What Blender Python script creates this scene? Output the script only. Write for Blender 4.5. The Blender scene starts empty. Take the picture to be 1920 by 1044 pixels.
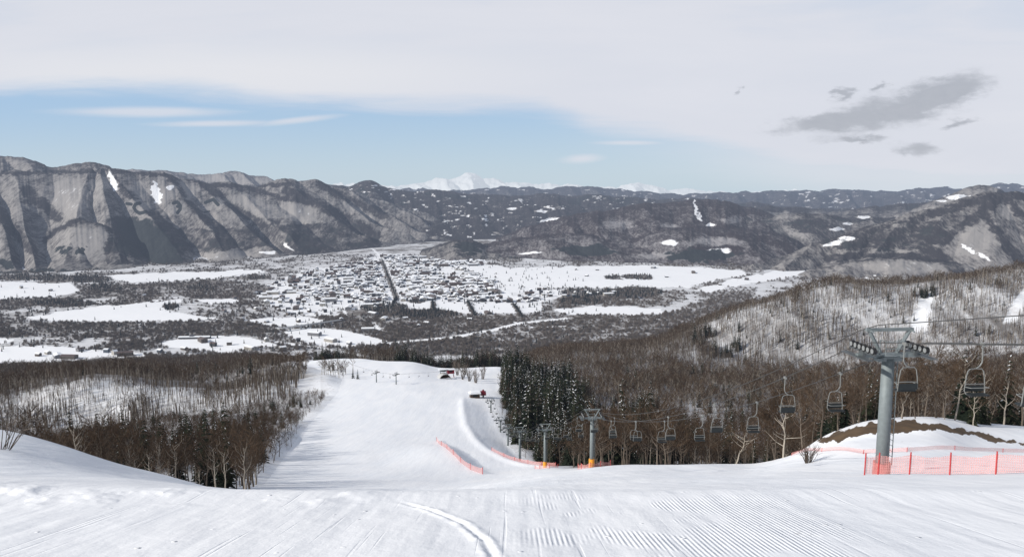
import bpy, bmesh, math, random
import numpy as np

random.seed(7)
RNG = np.random.default_rng(7)
scene = bpy.context.scene
COL = scene.collection
F = 1450.0
PITCH = math.radians(6.76)
CP, SP = math.cos(PITCH), math.sin(PITCH)
FLOOR = -430.0

# ------------------------------------------------------------------ helpers
def ray(u, v):
    """direction of sight for a place in the photo (1920 wide)"""
    a = (np.asarray(u, float) - 960) / F
    b = (522 - np.asarray(v, float)) / F
    return a, CP + SP * b, -SP + CP * b
def P(u, v, Y):
    dx, dy, dz = ray(u, v)
    t = Y / dy
    return dx * t, dy * t, dz * t
def qv(v):
    return np.tan(PITCH + np.arctan((np.asarray(v, float) - 522) / F))
def proj(x, y, z):
    d = y * CP - z * SP
    up = y * SP + z * CP
    d = np.maximum(d, 1e-3)
    return 960 + F * x / d, 522 - F * up / d
def floor_pt(u, v):
    dx, dy, dz = ray(u, v)
    t = FLOOR / dz
    return dx * t, dy * t

def smooth(a, b, x):
    t = np.clip((x - a) / (b - a), 0, 1)
    return t * t * (3 - 2 * t)

def vnoise(x, y, seed=0):
    xi = np.floor(x).astype(np.int64); yi = np.floor(y).astype(np.int64)
    fx = x - xi; fy = y - yi
    fx = fx * fx * fx * (fx * (fx * 6 - 15) + 10); fy = fy * fy * fy * (fy * (fy * 6 - 15) + 10)
    def h(i, j):
        n = (i * 374761393 + j * 668265263 + seed * 974634777) & 0xFFFFFFFF
        n = ((n ^ (n >> 13)) * 1274126177) & 0xFFFFFFFF
        n = n ^ (n >> 16)
        return (n & 0xFFFFFF) / float(0xFFFFFF)
    a = h(xi, yi); b = h(xi + 1, yi); c = h(xi, yi + 1); d = h(xi + 1, yi + 1)
    return (a + (b - a) * fx) * (1 - fy) + (c + (d - c) * fx) * fy
def fbm(x, y, seed=0, octv=5, gain=.5):
    s = 0; a = 1; tot = 0
    for o in range(octv):
        s = s + a * vnoise(x * 2 ** o + 17.3 * o, y * 2 ** o - 9.1 * o, seed + o)
        tot += a; a *= gain
    return s / tot * 2 - 1

def pchip(xs, ys, x):
    xs = np.asarray(xs, float); ys = np.asarray(ys, float)
    h = np.diff(xs); d = np.diff(ys) / h
    m = np.zeros_like(ys)
    m[0] = d[0]; m[-1] = d[-1]
    for i in range(1, len(xs) - 1):
        if d[i - 1] * d[i] > 0:
            w1 = 2 * h[i] + h[i - 1]; w2 = h[i] + 2 * h[i - 1]
            m[i] = (w1 + w2) / (w1 / d[i - 1] + w2 / d[i])
    x = np.clip(x, xs[0], xs[-1])
    k = np.clip(np.searchsorted(xs, x) - 1, 0, len(xs) - 2)
    t = (x - xs[k]) / h[k]
    return ((1 + 2 * t) * (1 - t) ** 2 * ys[k] + t * (1 - t) ** 2 * h[k] * m[k]
            + t * t * (3 - 2 * t) * ys[k + 1] + t * t * (t - 1) * h[k] * m[k + 1])

def poly_dist(x, y, pts):
    """distance to a polyline and side (+ = right of travel)"""
    best = np.full(x.shape, 1e9); side = np.zeros(x.shape); tt = np.zeros(x.shape)
    n = len(pts) - 1
    for i in range(n):
        ax, ay = pts[i]; bx, by = pts[i + 1]
        vx, vy = bx - ax, by - ay; L = vx * vx + vy * vy
        t = np.clip(((x - ax) * vx + (y - ay) * vy) / L, 0, 1)
        dx = x - ax - t * vx; dy = y - ay - t * vy
        d = np.hypot(dx, dy)
        m = d < best
        best = np.where(m, d, best); side = np.where(m, dx * vy - dy * vx, side); tt = np.where(m, (i + t) / n, tt)
    return best, np.sign(side), tt

def in_poly(u, v, poly):
    ins = np.zeros(u.shape, bool)
    n = len(poly)
    for i in range(n):
        x1, y1 = poly[i]; x2, y2 = poly[(i + 1) % n]
        if y1 == y2: continue
        c = ((y1 > v) != (y2 > v)) & (u < (x2 - x1) * (v - y1) / (y2 - y1) + x1)
        ins ^= c
    return ins

# ------------------------------------------------------------------ mesh helpers
def grid_mesh(name, X, Y, Z, mat, attrs=None, keep=None):
    nr, nc = X.shape
    co = np.stack([X, Y, Z], -1).reshape(-1, 3).astype(np.float32)
    i = np.arange(nr * nc).reshape(nr, nc)
    f = np.stack([i[:-1, :-1], i[:-1, 1:], i[1:, 1:], i[1:, :-1]], -1).reshape(-1, 4)
    if keep is not None:
        f = f[keep.reshape(-1)]
        used = np.unique(f)
        remap = np.full(nr * nc, -1); remap[used] = np.arange(len(used))
        f = remap[f]; co = co[used]
        if attrs: attrs = {k: a.reshape(-1)[used] for k, a in attrs.items()}
    me = bpy.data.meshes.new(name)
    me.vertices.add(len(co)); me.vertices.foreach_set('co', co.ravel())
    me.loops.add(f.size); me.loops.foreach_set('vertex_index', f.ravel().astype(np.int32))
    me.polygons.add(len(f))
    me.polygons.foreach_set('loop_start', (np.arange(len(f)) * 4).astype(np.int32))
    me.polygons.foreach_set('use_smooth', np.ones(len(f), bool))
    me.update(calc_edges=True)
    if attrs:
        for k, a in attrs.items():
            at = me.attributes.new(k, 'FLOAT', 'POINT')
            at.data.foreach_set('value', a.reshape(-1).astype(np.float32))
    me.materials.append(mat)
    o = bpy.data.objects.new(name, me); COL.objects.link(o)
    return o

class MB:
    def __init__(s): s.v = []; s.f = []; s.m = []
    def face(s, pts, mi=0):
        b = len(s.v); s.v += [tuple(p) for p in pts]; s.f.append(tuple(range(b, b + len(pts)))); s.m.append(mi)
    def box(s, c, d, mi=0, rz=0):
        cx, cy, cz = c; a, b, h = d[0] / 2, d[1] / 2, d[2] / 2
        base = len(s.v); ca, sa = math.cos(rz), math.sin(rz)
        for z in (-h, h):
            for x, y in ((-a, -b), (a, -b), (a, b), (-a, b)):
                s.v.append((cx + x * ca - y * sa, cy + x * sa + y * ca, cz + z))
        for q in ((3, 2, 1, 0), (4, 5, 6, 7), (0, 1, 5, 4), (1, 2, 6, 5), (2, 3, 7, 6), (3, 0, 4, 7)):
            s.f.append(tuple(base + k for k in q)); s.m.append(mi)
    def tube(s, pts, r, n=6, mi=0, cap=True):
        pts = [np.array(p, float) for p in pts]
        if not hasattr(r, '__len__'): r = [r] * len(pts)
        base = len(s.v); prev = None
        for k, p in enumerate(pts):
            d = pts[min(k + 1, len(pts) - 1)] - pts[max(k - 1, 0)]
            d = d / (np.linalg.norm(d) + 1e-9)
            if prev is None:
                a = np.array((0, 0, 1.)) if abs(d[2]) < .9 else np.array((1., 0, 0))
                e = np.cross(d, a)
            else:
                e = prev - d * prev.dot(d)
            e /= np.linalg.norm(e) + 1e-9; prev = e
            g = np.cross(d, e)
            for i in range(n):
                t = 2 * math.pi * i / n
                s.v.append(tuple(p + r[k] * (math.cos(t) * e + math.sin(t) * g)))
        for k in range(len(pts) - 1):
            for i in range(n):
                a = base + k * n + i; b = base + k * n + (i + 1) % n
                s.f.append((a, b, b + n, a + n)); s.m.append(mi)
        if cap:
            s.f.append(tuple(base + i for i in reversed(range(n)))); s.m.append(mi)
            s.f.append(tuple(base + (len(pts) - 1) * n + i for i in range(n))); s.m.append(mi)
    def ribbon(s, a, b, w0, w1, mi=0):
        a = np.array(a, float); b = np.array(b, float)
        d = b - a; e = np.cross(d, RNG.normal(size=3)); e /= np.linalg.norm(e) + 1e-9
        s.face([a - e * w0 / 2, a + e * w0 / 2, b + e * w1 / 2, b - e * w1 / 2], mi)
    def mesh(s, name, mats, smoothf=False):
        me = bpy.data.meshes.new(name)
        me.from_pydata([tuple(map(float, v)) for v in s.v], [], s.f); me.update()
        for m in (mats if isinstance(mats, (list, tuple)) else [mats]): me.materials.append(m)
        me.polygons.foreach_set('material_index', s.m)
        if smoothf: me.polygons.foreach_set('use_smooth', [True] * len(s.f))
        return me
    def build(s, name, mats, parent=None, smoothf=False):
        o = bpy.data.objects.new(name, s.mesh(name, mats, smoothf)); COL.objects.link(o)
        if parent: o.parent = parent
        return o

def tag(o, label=None, cat=None, group=None, kind=None):
    if label: o['label'] = label
    if cat: o['category'] = cat
    if group: o['group'] = group
    if kind: o['kind'] = kind
    return o
def empty(name, loc, rz=0, label=None, cat=None, group=None):
    o = bpy.data.objects.new(name, None); COL.objects.link(o)
    o.empty_display_size = .2
    o.location = loc; o.rotation_euler = (0, 0, rz)
    return tag(o, label, cat, group)
def mesh_ob(name, me, parent=None):
    o = bpy.data.objects.new(name, me); COL.objects.link(o)
    if parent: o.parent = parent
    return o
def copy_tree(o, parent=None):
    c = o.copy(); COL.objects.link(c)
    if parent is not None: c.parent = parent
    for ch in o.children: copy_tree(ch, c)
    return c

# ------------------------------------------------------------------ materials
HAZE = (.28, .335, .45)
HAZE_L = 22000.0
class NT:
    def __init__(s, nt): s.nt = nt
    def n(s, t, **kw):
        nd = s.nt.nodes.new(t)
        for k, v in kw.items(): setattr(nd, k, v)
        return nd
    def link(s, a, b): s.nt.links.new(a, b)
    def put(s, sock, val):
        if hasattr(val, 'is_output') or isinstance(val, bpy.types.NodeSocket): s.link(val, sock)
        else: sock.default_value = val
    def math(s, op, a, b=0.0, c=0.0, clamp=False):
        nd = s.n('ShaderNodeMath', operation=op, use_clamp=clamp)
        s.put(nd.inputs[0], a); s.put(nd.inputs[1], b); s.put(nd.inputs[2], c)
        return nd.outputs[0]
    def sstep(s, x, a, b):
        nd = s.n('ShaderNodeMapRange', interpolation_type='SMOOTHSTEP')
        s.put(nd.inputs[0], x); s.put(nd.inputs[1], a); s.put(nd.inputs[2], b)
        return nd.outputs[0]
    def mix(s, f, a, b, mode='MIX'):
        nd = s.n('ShaderNodeMix', data_type='RGBA', blend_type=mode)
        s.put(nd.inputs[0], f)
        for k, v in ((6, a), (7, b)):
            if isinstance(v, tuple): v = (*v, 1) if len(v) == 3 else v
            s.put(nd.inputs[k], v)
        return nd.outputs[2]
    def noise(s, vec, scale, detail=4, rough=.55, dist=0):
        nd = s.n('ShaderNodeTexNoise'); 
        if vec is not None: s.link(vec, nd.inputs['Vector'])
        nd.inputs['Scale'].default_value = scale; nd.inputs['Detail'].default_value = detail
        nd.inputs['Roughness'].default_value = rough; nd.inputs['Distortion'].default_value = dist
        return nd.outputs[0]
    def mapping(s, vec, scale=(1, 1, 1), rot=(0, 0, 0), loc=(0, 0, 0)):
        nd = s.n('ShaderNodeMapping'); s.link(vec, nd.inputs[0])
        nd.inputs['Scale'].default_value = scale; nd.inputs['Rotation'].default_value = rot; nd.inputs['Location'].default_value = loc
        return nd.outputs[0]
    def attr(s, name):
        return s.n('ShaderNodeAttribute', attribute_name=name).outputs['Fac']
    def bump(s, h, strength, dist):
        nd = s.n('ShaderNodeBump'); s.link(h, nd.inputs['Height'])
        nd.inputs['Strength'].default_value = strength; nd.inputs['Distance'].default_value = dist
        return nd.outputs[0]

def new_mat(name):
    m = bpy.data.materials.new(name); m.use_nodes = True
    m.node_tree.nodes.clear()
    return m, NT(m.node_tree)
def finish(m, t, color, rough=.8, normal=None, metal=0, spec=.2, haze=False, alpha=None):
    b = t.n('ShaderNodeBsdfPrincipled')
    if isinstance(color, tuple): color = (*color, 1) if len(color) == 3 else color
    t.put(b.inputs['Base Color'], color); t.put(b.inputs['Roughness'], rough)
    b.inputs['Metallic'].default_value = metal
    b.inputs['Specular IOR Level'].default_value = spec
    if normal is not None: t.link(normal, b.inputs['Normal'])
    if alpha is not None: t.put(b.inputs['Alpha'], alpha)
    out = t.n('ShaderNodeOutputMaterial'); sh = b.outputs[0]
    if haze:  # painted airlight: emission mixed in with distance from the world origin
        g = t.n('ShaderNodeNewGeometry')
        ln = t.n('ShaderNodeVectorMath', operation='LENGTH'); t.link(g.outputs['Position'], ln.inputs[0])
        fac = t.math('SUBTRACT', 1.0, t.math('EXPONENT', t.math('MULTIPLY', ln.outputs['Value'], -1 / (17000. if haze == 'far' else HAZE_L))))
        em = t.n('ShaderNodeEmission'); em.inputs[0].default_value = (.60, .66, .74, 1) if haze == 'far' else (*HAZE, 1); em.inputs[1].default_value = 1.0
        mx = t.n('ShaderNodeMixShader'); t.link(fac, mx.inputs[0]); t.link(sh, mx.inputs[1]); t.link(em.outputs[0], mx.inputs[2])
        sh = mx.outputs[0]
    t.link(sh, out.inputs[0])
    return m

def simple(name, color, rough=.6, metal=0, var=.15, scale=8, haze=False, spec=.3):
    m, t = new_mat(name)
    tc = t.n('ShaderNodeTexCoord')
    n = t.noise(tc.outputs['Object'], scale, 4)
    lo = tuple(c * (1 - var) for c in color); hi = tuple(min(1, c * (1 + var)) for c in color)
    return finish(m, t, t.mix(n, lo, hi), rough, metal=metal, haze=haze, spec=spec)

def snow_near():
    m, t = new_mat('snow_groomed')
    g = t.n('ShaderNodeNewGeometry'); pos = g.outputs['Position']
    sep = t.n('ShaderNodeSeparateXYZ'); t.link(pos, sep.inputs[0])
    x, y = sep.outputs[0], sep.outputs[1]
    # groomer corduroy: ridges run down the fall line (y)
    wob = t.noise(t.mapping(pos, (.5, .25, .5)), 1.0, 2)
    xx = t.math('ADD', x, t.math('MULTIPLY', wob, .06))
    ridge = t.math('SINE', t.math('MULTIPLY', xx, 2 * math.pi / .052))
    # where the corduroy survives
    nb = t.noise(t.mapping(pos, (.75, .33, 1), (0, 0, .5)), 1.0, 3, .6)
    a = t.math('MULTIPLY', t.sstep(x, -.1, .6), t.math('SUBTRACT', 1.0, t.sstep(x, 3.3, 3.9)))
    a = t.math('MULTIPLY', a, t.math('SUBTRACT', 1.0, t.sstep(y, 9.6, 10.8)))
    a = t.math('MULTIPLY', a, t.sstep(t.math('ADD', nb, t.math('MULTIPLY', t.math('SUBTRACT', x, 1.2), .03)), .47, .56))
    h = t.math('MULTIPLY', t.math('MULTIPLY', ridge, a), .0034)
    # soft lumps, ski scratches
    sc = t.noise(t.mapping(pos, (3.5, .35, 3.5), (0, 0, .55)), 1.0, 4, .6)
    sc2 = t.noise(t.mapping(pos, (2.2, .25, 2), (0, 0, -.7)), 1.0, 4, .6)
    lump = t.noise(pos, 1.1, 5, .55)
    fine = t.noise(pos, 22, 3, .6)
    h = t.math('ADD', h, t.math('MULTIPLY', sc, .012)); h = t.math('ADD', h, t.math('MULTIPLY', sc2, .012))
    h = t.math('ADD', h, t.math('MULTIPLY', lump, .04)); h = t.math('ADD', h, t.math('MULTIPLY', fine, .0025))
    for rot, sx_, th in ((.42, 9, .70), (-.62, 11, .71), (.9, 8, .72), (.12, 12, .70), (-.25, 10, .72)):
        ln_ = t.noise(t.mapping(pos, (sx_, .10, 1), (0, 0, rot), (rot * 9, rot * 5, 0)), 1.0, 1, .5)
        h = t.math('SUBTRACT', h, t.math('MULTIPLY', t.sstep(ln_, th, th + .08), .0042))
    crumb = t.n('ShaderNodeTexVoronoi', feature='F1'); t.link(pos, crumb.inputs['Vector']); crumb.inputs['Scale'].default_value = 3.2
    cr = t.math('MULTIPLY', t.math('SUBTRACT', 1.0, t.sstep(crumb.outputs['Distance'], .03, .12)), t.sstep(t.noise(pos, .9, 3), .52, .62))
    h = t.math('ADD', h, t.math('MULTIPLY', cr, .03))
    near = t.math('SUBTRACT', 1.0, t.sstep(y, 30, 120))
    h = t.math('MULTIPLY', h, near)
    big = t.noise(t.mapping(pos, (.16, .03, .1), (0, 0, .1)), 1.0, 5, .6)
    strk = t.noise(t.mapping(pos, (.5, .02, .1), (0, 0, .06)), 1.0, 4, .6)
    h = t.math('ADD', h, t.math('MULTIPLY', big, .22)); h = t.math('ADD', h, t.math('MULTIPLY', strk, .10))
    nrm = t.bump(h, 1.0, 1.0)
    c = t.mix(t.sstep(big, .3, .7), (.82, .835, .86), (.89, .89, .895))
    c = t.mix(t.math('MULTIPLY', a, t.math('MULTIPLY', t.math('ADD', ridge, 1.0), .10)), c, (.97, .97, .97))
    # bare earth where the bank has slipped
    e = t.attr('earth')
    en = t.noise(t.mapping(pos, (.5, .5, 1.3)), 1.0, 6, .72)
    ef = t.sstep(t.math('ADD', e, t.math('MULTIPLY', t.math('SUBTRACT', en, .5), 2.4)), .40, .56)
    ec = t.mix(t.noise(pos, .5, 4), (.03, .022, .016), (.17, .11, .06))
    c = t.mix(ef, c, ec)
    return finish(m, t, c, .65, nrm, spec=.15)

def forest_floor():
    m, t = new_mat('snow_forest_floor')
    g = t.n('ShaderNodeNewGeometry'); pos = g.outputs['Position']
    n = t.noise(pos, .05, 6, .65); n2 = t.noise(pos, .5, 4, .6)
    c = t.mix(t.sstep(n, .45, .7), (.80, .81, .83), (.62, .61, .61))
    c = t.mix(t.math('MULTIPLY', t.sstep(n2, .56, .7), .5), c, (.25, .22, .19))
    e = t.attr('litter_shade')
    c = t.mix(t.math('MULTIPLY', e, .85), c, t.mix(n2, (.045, .038, .032), (.13, .108, .092)))
    return finish(m, t, c, .8, t.bump(n2, .5, .6), haze=True, spec=.1)

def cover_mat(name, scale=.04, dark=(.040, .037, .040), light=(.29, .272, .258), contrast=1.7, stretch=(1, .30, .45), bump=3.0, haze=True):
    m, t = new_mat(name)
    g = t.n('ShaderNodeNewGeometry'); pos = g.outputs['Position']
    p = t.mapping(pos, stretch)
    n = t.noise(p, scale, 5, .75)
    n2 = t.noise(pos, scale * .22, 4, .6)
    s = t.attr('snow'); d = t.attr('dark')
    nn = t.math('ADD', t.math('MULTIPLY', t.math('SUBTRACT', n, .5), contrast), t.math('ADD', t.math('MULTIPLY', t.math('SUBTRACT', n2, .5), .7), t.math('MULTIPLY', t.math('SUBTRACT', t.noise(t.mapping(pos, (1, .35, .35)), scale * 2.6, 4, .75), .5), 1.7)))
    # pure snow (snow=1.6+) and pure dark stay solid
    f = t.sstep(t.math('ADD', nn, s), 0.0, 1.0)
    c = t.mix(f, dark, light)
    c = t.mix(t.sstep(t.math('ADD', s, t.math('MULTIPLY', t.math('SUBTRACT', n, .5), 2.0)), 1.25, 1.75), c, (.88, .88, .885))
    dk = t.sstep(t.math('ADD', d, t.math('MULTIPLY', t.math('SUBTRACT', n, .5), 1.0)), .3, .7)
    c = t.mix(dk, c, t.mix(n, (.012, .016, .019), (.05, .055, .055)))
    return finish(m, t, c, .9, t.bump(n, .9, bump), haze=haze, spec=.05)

M = {}
M['snow'] = snow_near()
M['floor'] = forest_floor()
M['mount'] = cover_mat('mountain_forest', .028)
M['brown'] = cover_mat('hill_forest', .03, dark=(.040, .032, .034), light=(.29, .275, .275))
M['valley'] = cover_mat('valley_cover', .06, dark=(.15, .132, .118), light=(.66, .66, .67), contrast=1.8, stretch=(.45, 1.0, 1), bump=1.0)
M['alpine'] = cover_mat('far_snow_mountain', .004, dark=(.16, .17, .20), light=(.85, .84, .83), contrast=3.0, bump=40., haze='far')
M['steel'] = simple('galvanised_steel', (.175, .20, .205), .6, .15, .25, 3)
M['steel_dark'] = simple('dark_steel', (.10, .11, .115), .5, .3, .2, 3)
M['cable'] = simple('steel_cable', (.07, .07, .07), .6, .3)
M['wheel'] = simple('pale_wheel_rim', (.27, .28, .28), .4, .2)
M['rubber'] = simple('black_rubber', (.02, .02, .022), .7)
M['chairframe'] = simple('chair_frame_steel', (.22, .225, .215), .45, .3)
M['seat'] = simple('dark_seat', (.018, .022, .024), .6)
M['orange'] = simple('orange_pad', (.75, .30, .03), .6, 0, .12)
M['redpad'] = simple('red_pad', (.40, .13, .12), .7, 0, .15)
M['redpost'] = simple('red_post', (.45, .05, .05), .6)
M['redpaint'] = simple('dark_red_paint', (.17, .02, .035), .6)
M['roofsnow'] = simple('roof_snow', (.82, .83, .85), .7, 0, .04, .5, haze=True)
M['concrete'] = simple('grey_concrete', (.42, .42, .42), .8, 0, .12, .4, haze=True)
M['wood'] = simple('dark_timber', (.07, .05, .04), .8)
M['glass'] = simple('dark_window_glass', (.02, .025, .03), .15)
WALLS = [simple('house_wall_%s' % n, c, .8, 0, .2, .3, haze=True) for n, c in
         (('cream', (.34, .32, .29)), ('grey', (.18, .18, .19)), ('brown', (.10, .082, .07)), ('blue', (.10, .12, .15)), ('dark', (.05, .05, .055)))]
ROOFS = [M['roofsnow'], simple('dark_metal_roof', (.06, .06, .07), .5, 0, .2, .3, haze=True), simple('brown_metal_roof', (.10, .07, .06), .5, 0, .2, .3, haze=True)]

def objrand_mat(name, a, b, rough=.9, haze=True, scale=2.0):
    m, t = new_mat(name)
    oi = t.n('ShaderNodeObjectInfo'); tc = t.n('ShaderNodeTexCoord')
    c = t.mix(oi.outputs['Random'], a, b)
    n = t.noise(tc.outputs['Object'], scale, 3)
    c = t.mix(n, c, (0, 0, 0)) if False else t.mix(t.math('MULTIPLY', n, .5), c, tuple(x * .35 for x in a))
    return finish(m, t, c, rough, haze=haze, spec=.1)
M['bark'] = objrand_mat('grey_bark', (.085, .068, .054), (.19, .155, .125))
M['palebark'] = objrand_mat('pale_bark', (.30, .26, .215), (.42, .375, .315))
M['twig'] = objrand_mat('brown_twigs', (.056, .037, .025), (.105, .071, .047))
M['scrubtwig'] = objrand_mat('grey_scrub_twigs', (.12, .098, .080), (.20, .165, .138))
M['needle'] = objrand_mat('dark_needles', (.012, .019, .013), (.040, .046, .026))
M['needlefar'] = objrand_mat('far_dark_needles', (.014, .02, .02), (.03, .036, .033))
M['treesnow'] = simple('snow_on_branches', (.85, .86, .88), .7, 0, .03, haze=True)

def net_mat(name, col, dens):
    m, t = new_mat(name)
    tc = t.n('ShaderNodeTexCoord')
    sep = t.n('ShaderNodeSeparateXYZ'); t.link(tc.outputs['UV'], sep.inputs[0])
    def line(s, k): return t.math('LESS_THAN', t.math('FRACT', t.math('MULTIPLY', s, k)), .30)
    g = t.math('MAXIMUM', line(sep.outputs[0], 10.0), line(sep.outputs[1], 10.0))
    n = t.noise(tc.outputs['Object'], .8, 3)
    a = t.math('MULTIPLY', t.math('MAXIMUM', g, dens), t.math('ADD', .48, t.math('MULTIPLY', n, .35)), clamp=True)
    return finish(m, t, t.mix(n, col, tuple(min(1, c * 1.25) for c in col)), .8, alpha=a)
M['net'] = net_mat('pink_red_netting', (.60, .29, .27), .30)

# ------------------------------------------------------------------ near terrain: height field
COLS = {
 -300: [(11,900),(16,850),(25,765),(30,755),(40,800),(100,880),(200,890),(300,860),(460,810),(505,752),(560,745),(700,735),(1200,700),(1800,696),(2300,740)],
 0:    [(11,906),(14,888),(25,810),(29,804),(36,822),(60,880),(120,905),(200,895),(300,860),(400,820),(460,800),(505,752),(550,744),(800,722),(1300,696),(1800,694),(2300,740)],
 100:  [(11,908),(15,890),(25,838),(30,832),(38,850),(70,898),(125,906),(200,893),(300,856),(400,820),(460,798),(503,730),(545,722),(750,712),(1200,694),(1800,692),(2300,740)],
 200:  [(11,909),(16,896),(26,869),(31,865),(40,884),(80,912),(130,906),(200,890),(300,852),(400,815),(460,795),(502,722),(545,711),(700,708),(1000,697),(1500,684),(1850,690),(2300,740)],
 300:  [(11,911),(18,904),(27,893),(31,891),(42,905),(90,916),(130,908),(200,886),(300,842),(400,800),(460,775),(502,732),(545,718),(700,712),(1000,697),(1500,680),(1850,688),(2300,740)],
 400:  [(11,913),(20,912),(28,916),(60,930),(100,923),(130,912),(180,890),(260,848),(350,802),(450,765),(495,738),(540,722),(700,710),(1000,693),(1500,676),(1900,682),(2300,740)],
 500:  [(11,915),(30,930),(60,938),(100,926),(130,912),(180,887),(260,842),(350,792),(430,752),(490,724),(550,705),(700,692),(1000,684),(1500,671),(1900,676),(2300,740)],
 600:  [(11,916),(30,935),(60,945),(100,932),(130,912),(194,879),(260,839),(350,787),(450,737),(530,707),(640,682),(690,677),(800,700),(1100,715),(1500,700),(1900,700),(2300,740)],
 700:  [(11,916.5),(30,935),(60,945),(100,932),(130,912),(194,879),(260,838),(350,787),(450,736),(530,706),(640,678),(690,673),(780,690),(900,720),(1200,740),(1600,720),(2300,740)],
 770:  [(11,917),(30,935),(60,945),(100,932),(130,913),(194,880),(260,840),(350,788),(450,737),(530,706),(620,682),(665,676),(760,695),(900,722),(1200,738),(1600,715),(2300,740)],
 830:  [(11,917),(30,933),(60,940),(100,927),(130,912),(194,882),(260,842),(350,790),(450,740),(530,712),(600,697),(650,690),(760,708),(900,725),(1200,735),(1600,710),(2300,730)],
 930:  [(11,916),(45,915),(90,910),(130,903),(194,882),(260,848),(350,797),(450,747),(530,716),(640,690),(720,682),(800,695),(950,705),(1200,700),(1600,685),(2300,720)],
 1050: [(11,915),(20,911),(45,902),(90,892),(133,884),(194,873),(240,868),(300,850),(400,802),(500,752),(650,706),(800,680),(950,666),(1100,658),(1400,668),(1700,675),(2300,700)],
 1200: [(11,915),(20,908),(45,898),(90,884),(133,873),(160,874),(200,878),(300,852),(400,800),(500,754),(650,712),(800,682),(950,663),(1100,652),(1400,664),(1900,668),(2300,690)],
 1300: [(11,914.5),(20,907),(45,897),(90,884),(133,873),(160,875),(200,882),(300,852),(400,805),(500,760),(650,722),(800,695),(850,682),(950,640),(1000,622),(1060,616),(1300,645),(1900,668),(2300,690)],
 1400: [(11,914),(20,907),(45,896),(90,884),(133,873),(160,876),(200,885),(300,855),(400,810),(500,768),(600,740),(700,718),(830,698),(865,684),(980,598),(1020,580),(1080,576),(1300,620),(1900,660),(2300,690)],
 1500: [(11,913),(20,905),(45,894),(60,886),(75,872),(90,860),(110,851),(133,857),(160,872),(200,885),(300,862),(400,818),(500,778),(600,745),(700,720),(830,700),(865,684),(980,572),(1020,552),(1080,547),(1300,600),(1900,650),(2300,690)],
 1560: [(11,912.5),(20,903),(45,893),(60,884),(72,868),(82,850),(90,840),(93,833),(96,822),(106,815),(120,815),(150,850),(200,875),(300,862),(400,818),(500,778),(600,745),(700,720),(830,698),(865,682),(985,560),(1025,538),(1090,533),(1300,590),(1900,645),(2300,690)],
 1650: [(11,911),(20,901),(45,891),(55,885),(65,869),(76,848),(85,830),(91,817),(94,799),(104,790),(120,790),(150,825),(200,862),(300,858),(400,815),(500,775),(600,742),(700,717),(820,695),(860,676),(985,562),(1025,540),(1090,535),(1300,590),(1900,640),(2300,690)],
 1750: [(11,910),(20,900),(45,890),(55,884),(63,867),(73,848),(83,828),(90,815),(94,800),(104,787),(120,785),(150,820),(200,858),(300,852),(400,810),(500,770),(600,738),(700,712),(810,690),(850,672),(985,555),(1030,532),(1090,528),(1300,585),(1900,640),(2300,690)],
 1850: [(11,910),(20,900),(45,889),(55,882),(65,866),(78,849),(90,838),(95,826),(106,806),(120,796),(150,815),(200,850),(300,845),(400,805),(500,765),(600,732),(700,705),(800,684),(840,666),(985,540),(1030,516),(1090,510),(1300,575),(1900,635),(2300,690)],
 2000: [(11,909),(20,898),(45,887),(55,880),(68,864),(80,852),(90,846),(95,838),(106,815),(120,803),(150,815),(200,845),(300,838),(400,800),(500,758),(600,724),(700,697),(800,675),(840,656),(985,525),(1030,500),(1090,495),(1300,565),(1900,630),(2300,690)],
 2400: [(11,908),(20,897),(45,885),(55,878),(68,866),(80,858),(95,848),(106,835),(120,820),(150,820),(200,840),(300,830),(400,790),(500,748),(600,712),(700,685),(800,665),(840,646),(985,515),(1030,490),(1090,485),(1300,560),(1900,625),(2300,690)],
}
NS, NL = 1300, 900
S_AX = np.linspace(-1.1, 1.1, NS)
L_AX = np.linspace(math.log(.7), math.log(2300), NL)
def build_table():
    sc, rows = [], []
    for u, pts in sorted(COLS.items()):
        sc.append((u - 960) / F / .978)
        ys = [.7, 2, 4, 6, 8, 9.5] + [p[0] for p in pts]
        qs = [1.7 / y + .25 for y in ys[:6]] + [float(qv(p[1])) for p in pts]
        # interpolate z*? use q over log distance; the base plane exactly below 9.5 m
        lg = np.log(ys); q = pchip(lg, qs, L_AX)
        yy = np.exp(L_AX); base = 1.7 / yy + .25
        w = smooth(8.5, 11, yy)
        rows.append(base * (1 - w) + q * w)
    rows = np.array(rows); sc = np.array(sc)
    T = np.zeros((NL, NS))
    for i in range(NL): T[i] = pchip(sc, rows[:, i], S_AX)
    ker = np.exp(-.5 * (np.arange(-4, 5) / 1.6) ** 2); ker /= ker.sum()
    pad = np.pad(T, ((4, 4), (0, 0)), mode='edge')
    T2 = sum(ker[k] * pad[k:k + NL] for k in range(9))
    far = smooth(10, 14, np.exp(L_AX))[:, None]
    T = T * (1 - far) + T2 * far
    ks = np.exp(-.5 * (np.arange(-14, 15) / 6.) ** 2); ks /= ks.sum()
    pad = np.pad(T, ((0, 0), (14, 14)), mode='edge')
    return sum(ks[k] * pad[:, k:k + NS] for k in range(29))
TAB = build_table()
def table_q(x, y):
    s = np.clip(x / y, S_AX[0], S_AX[-1]); l = np.clip(np.log(np.maximum(y, .71)), L_AX[0], L_AX[-1])
    a = (s - S_AX[0]) / (S_AX[1] - S_AX[0]); b = (l - L_AX[0]) / (L_AX[1] - L_AX[0])
    i = np.clip(a.astype(int), 0, NS - 2); j = np.clip(b.astype(int), 0, NL - 2)
    fa = a - i; fb = b - j
    return (TAB[j, i] * (1 - fa) + TAB[j, i + 1] * fa) * (1 - fb) + (TAB[j + 1, i] * (1 - fa) + TAB[j + 1, i + 1] * fa) * fb

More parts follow.
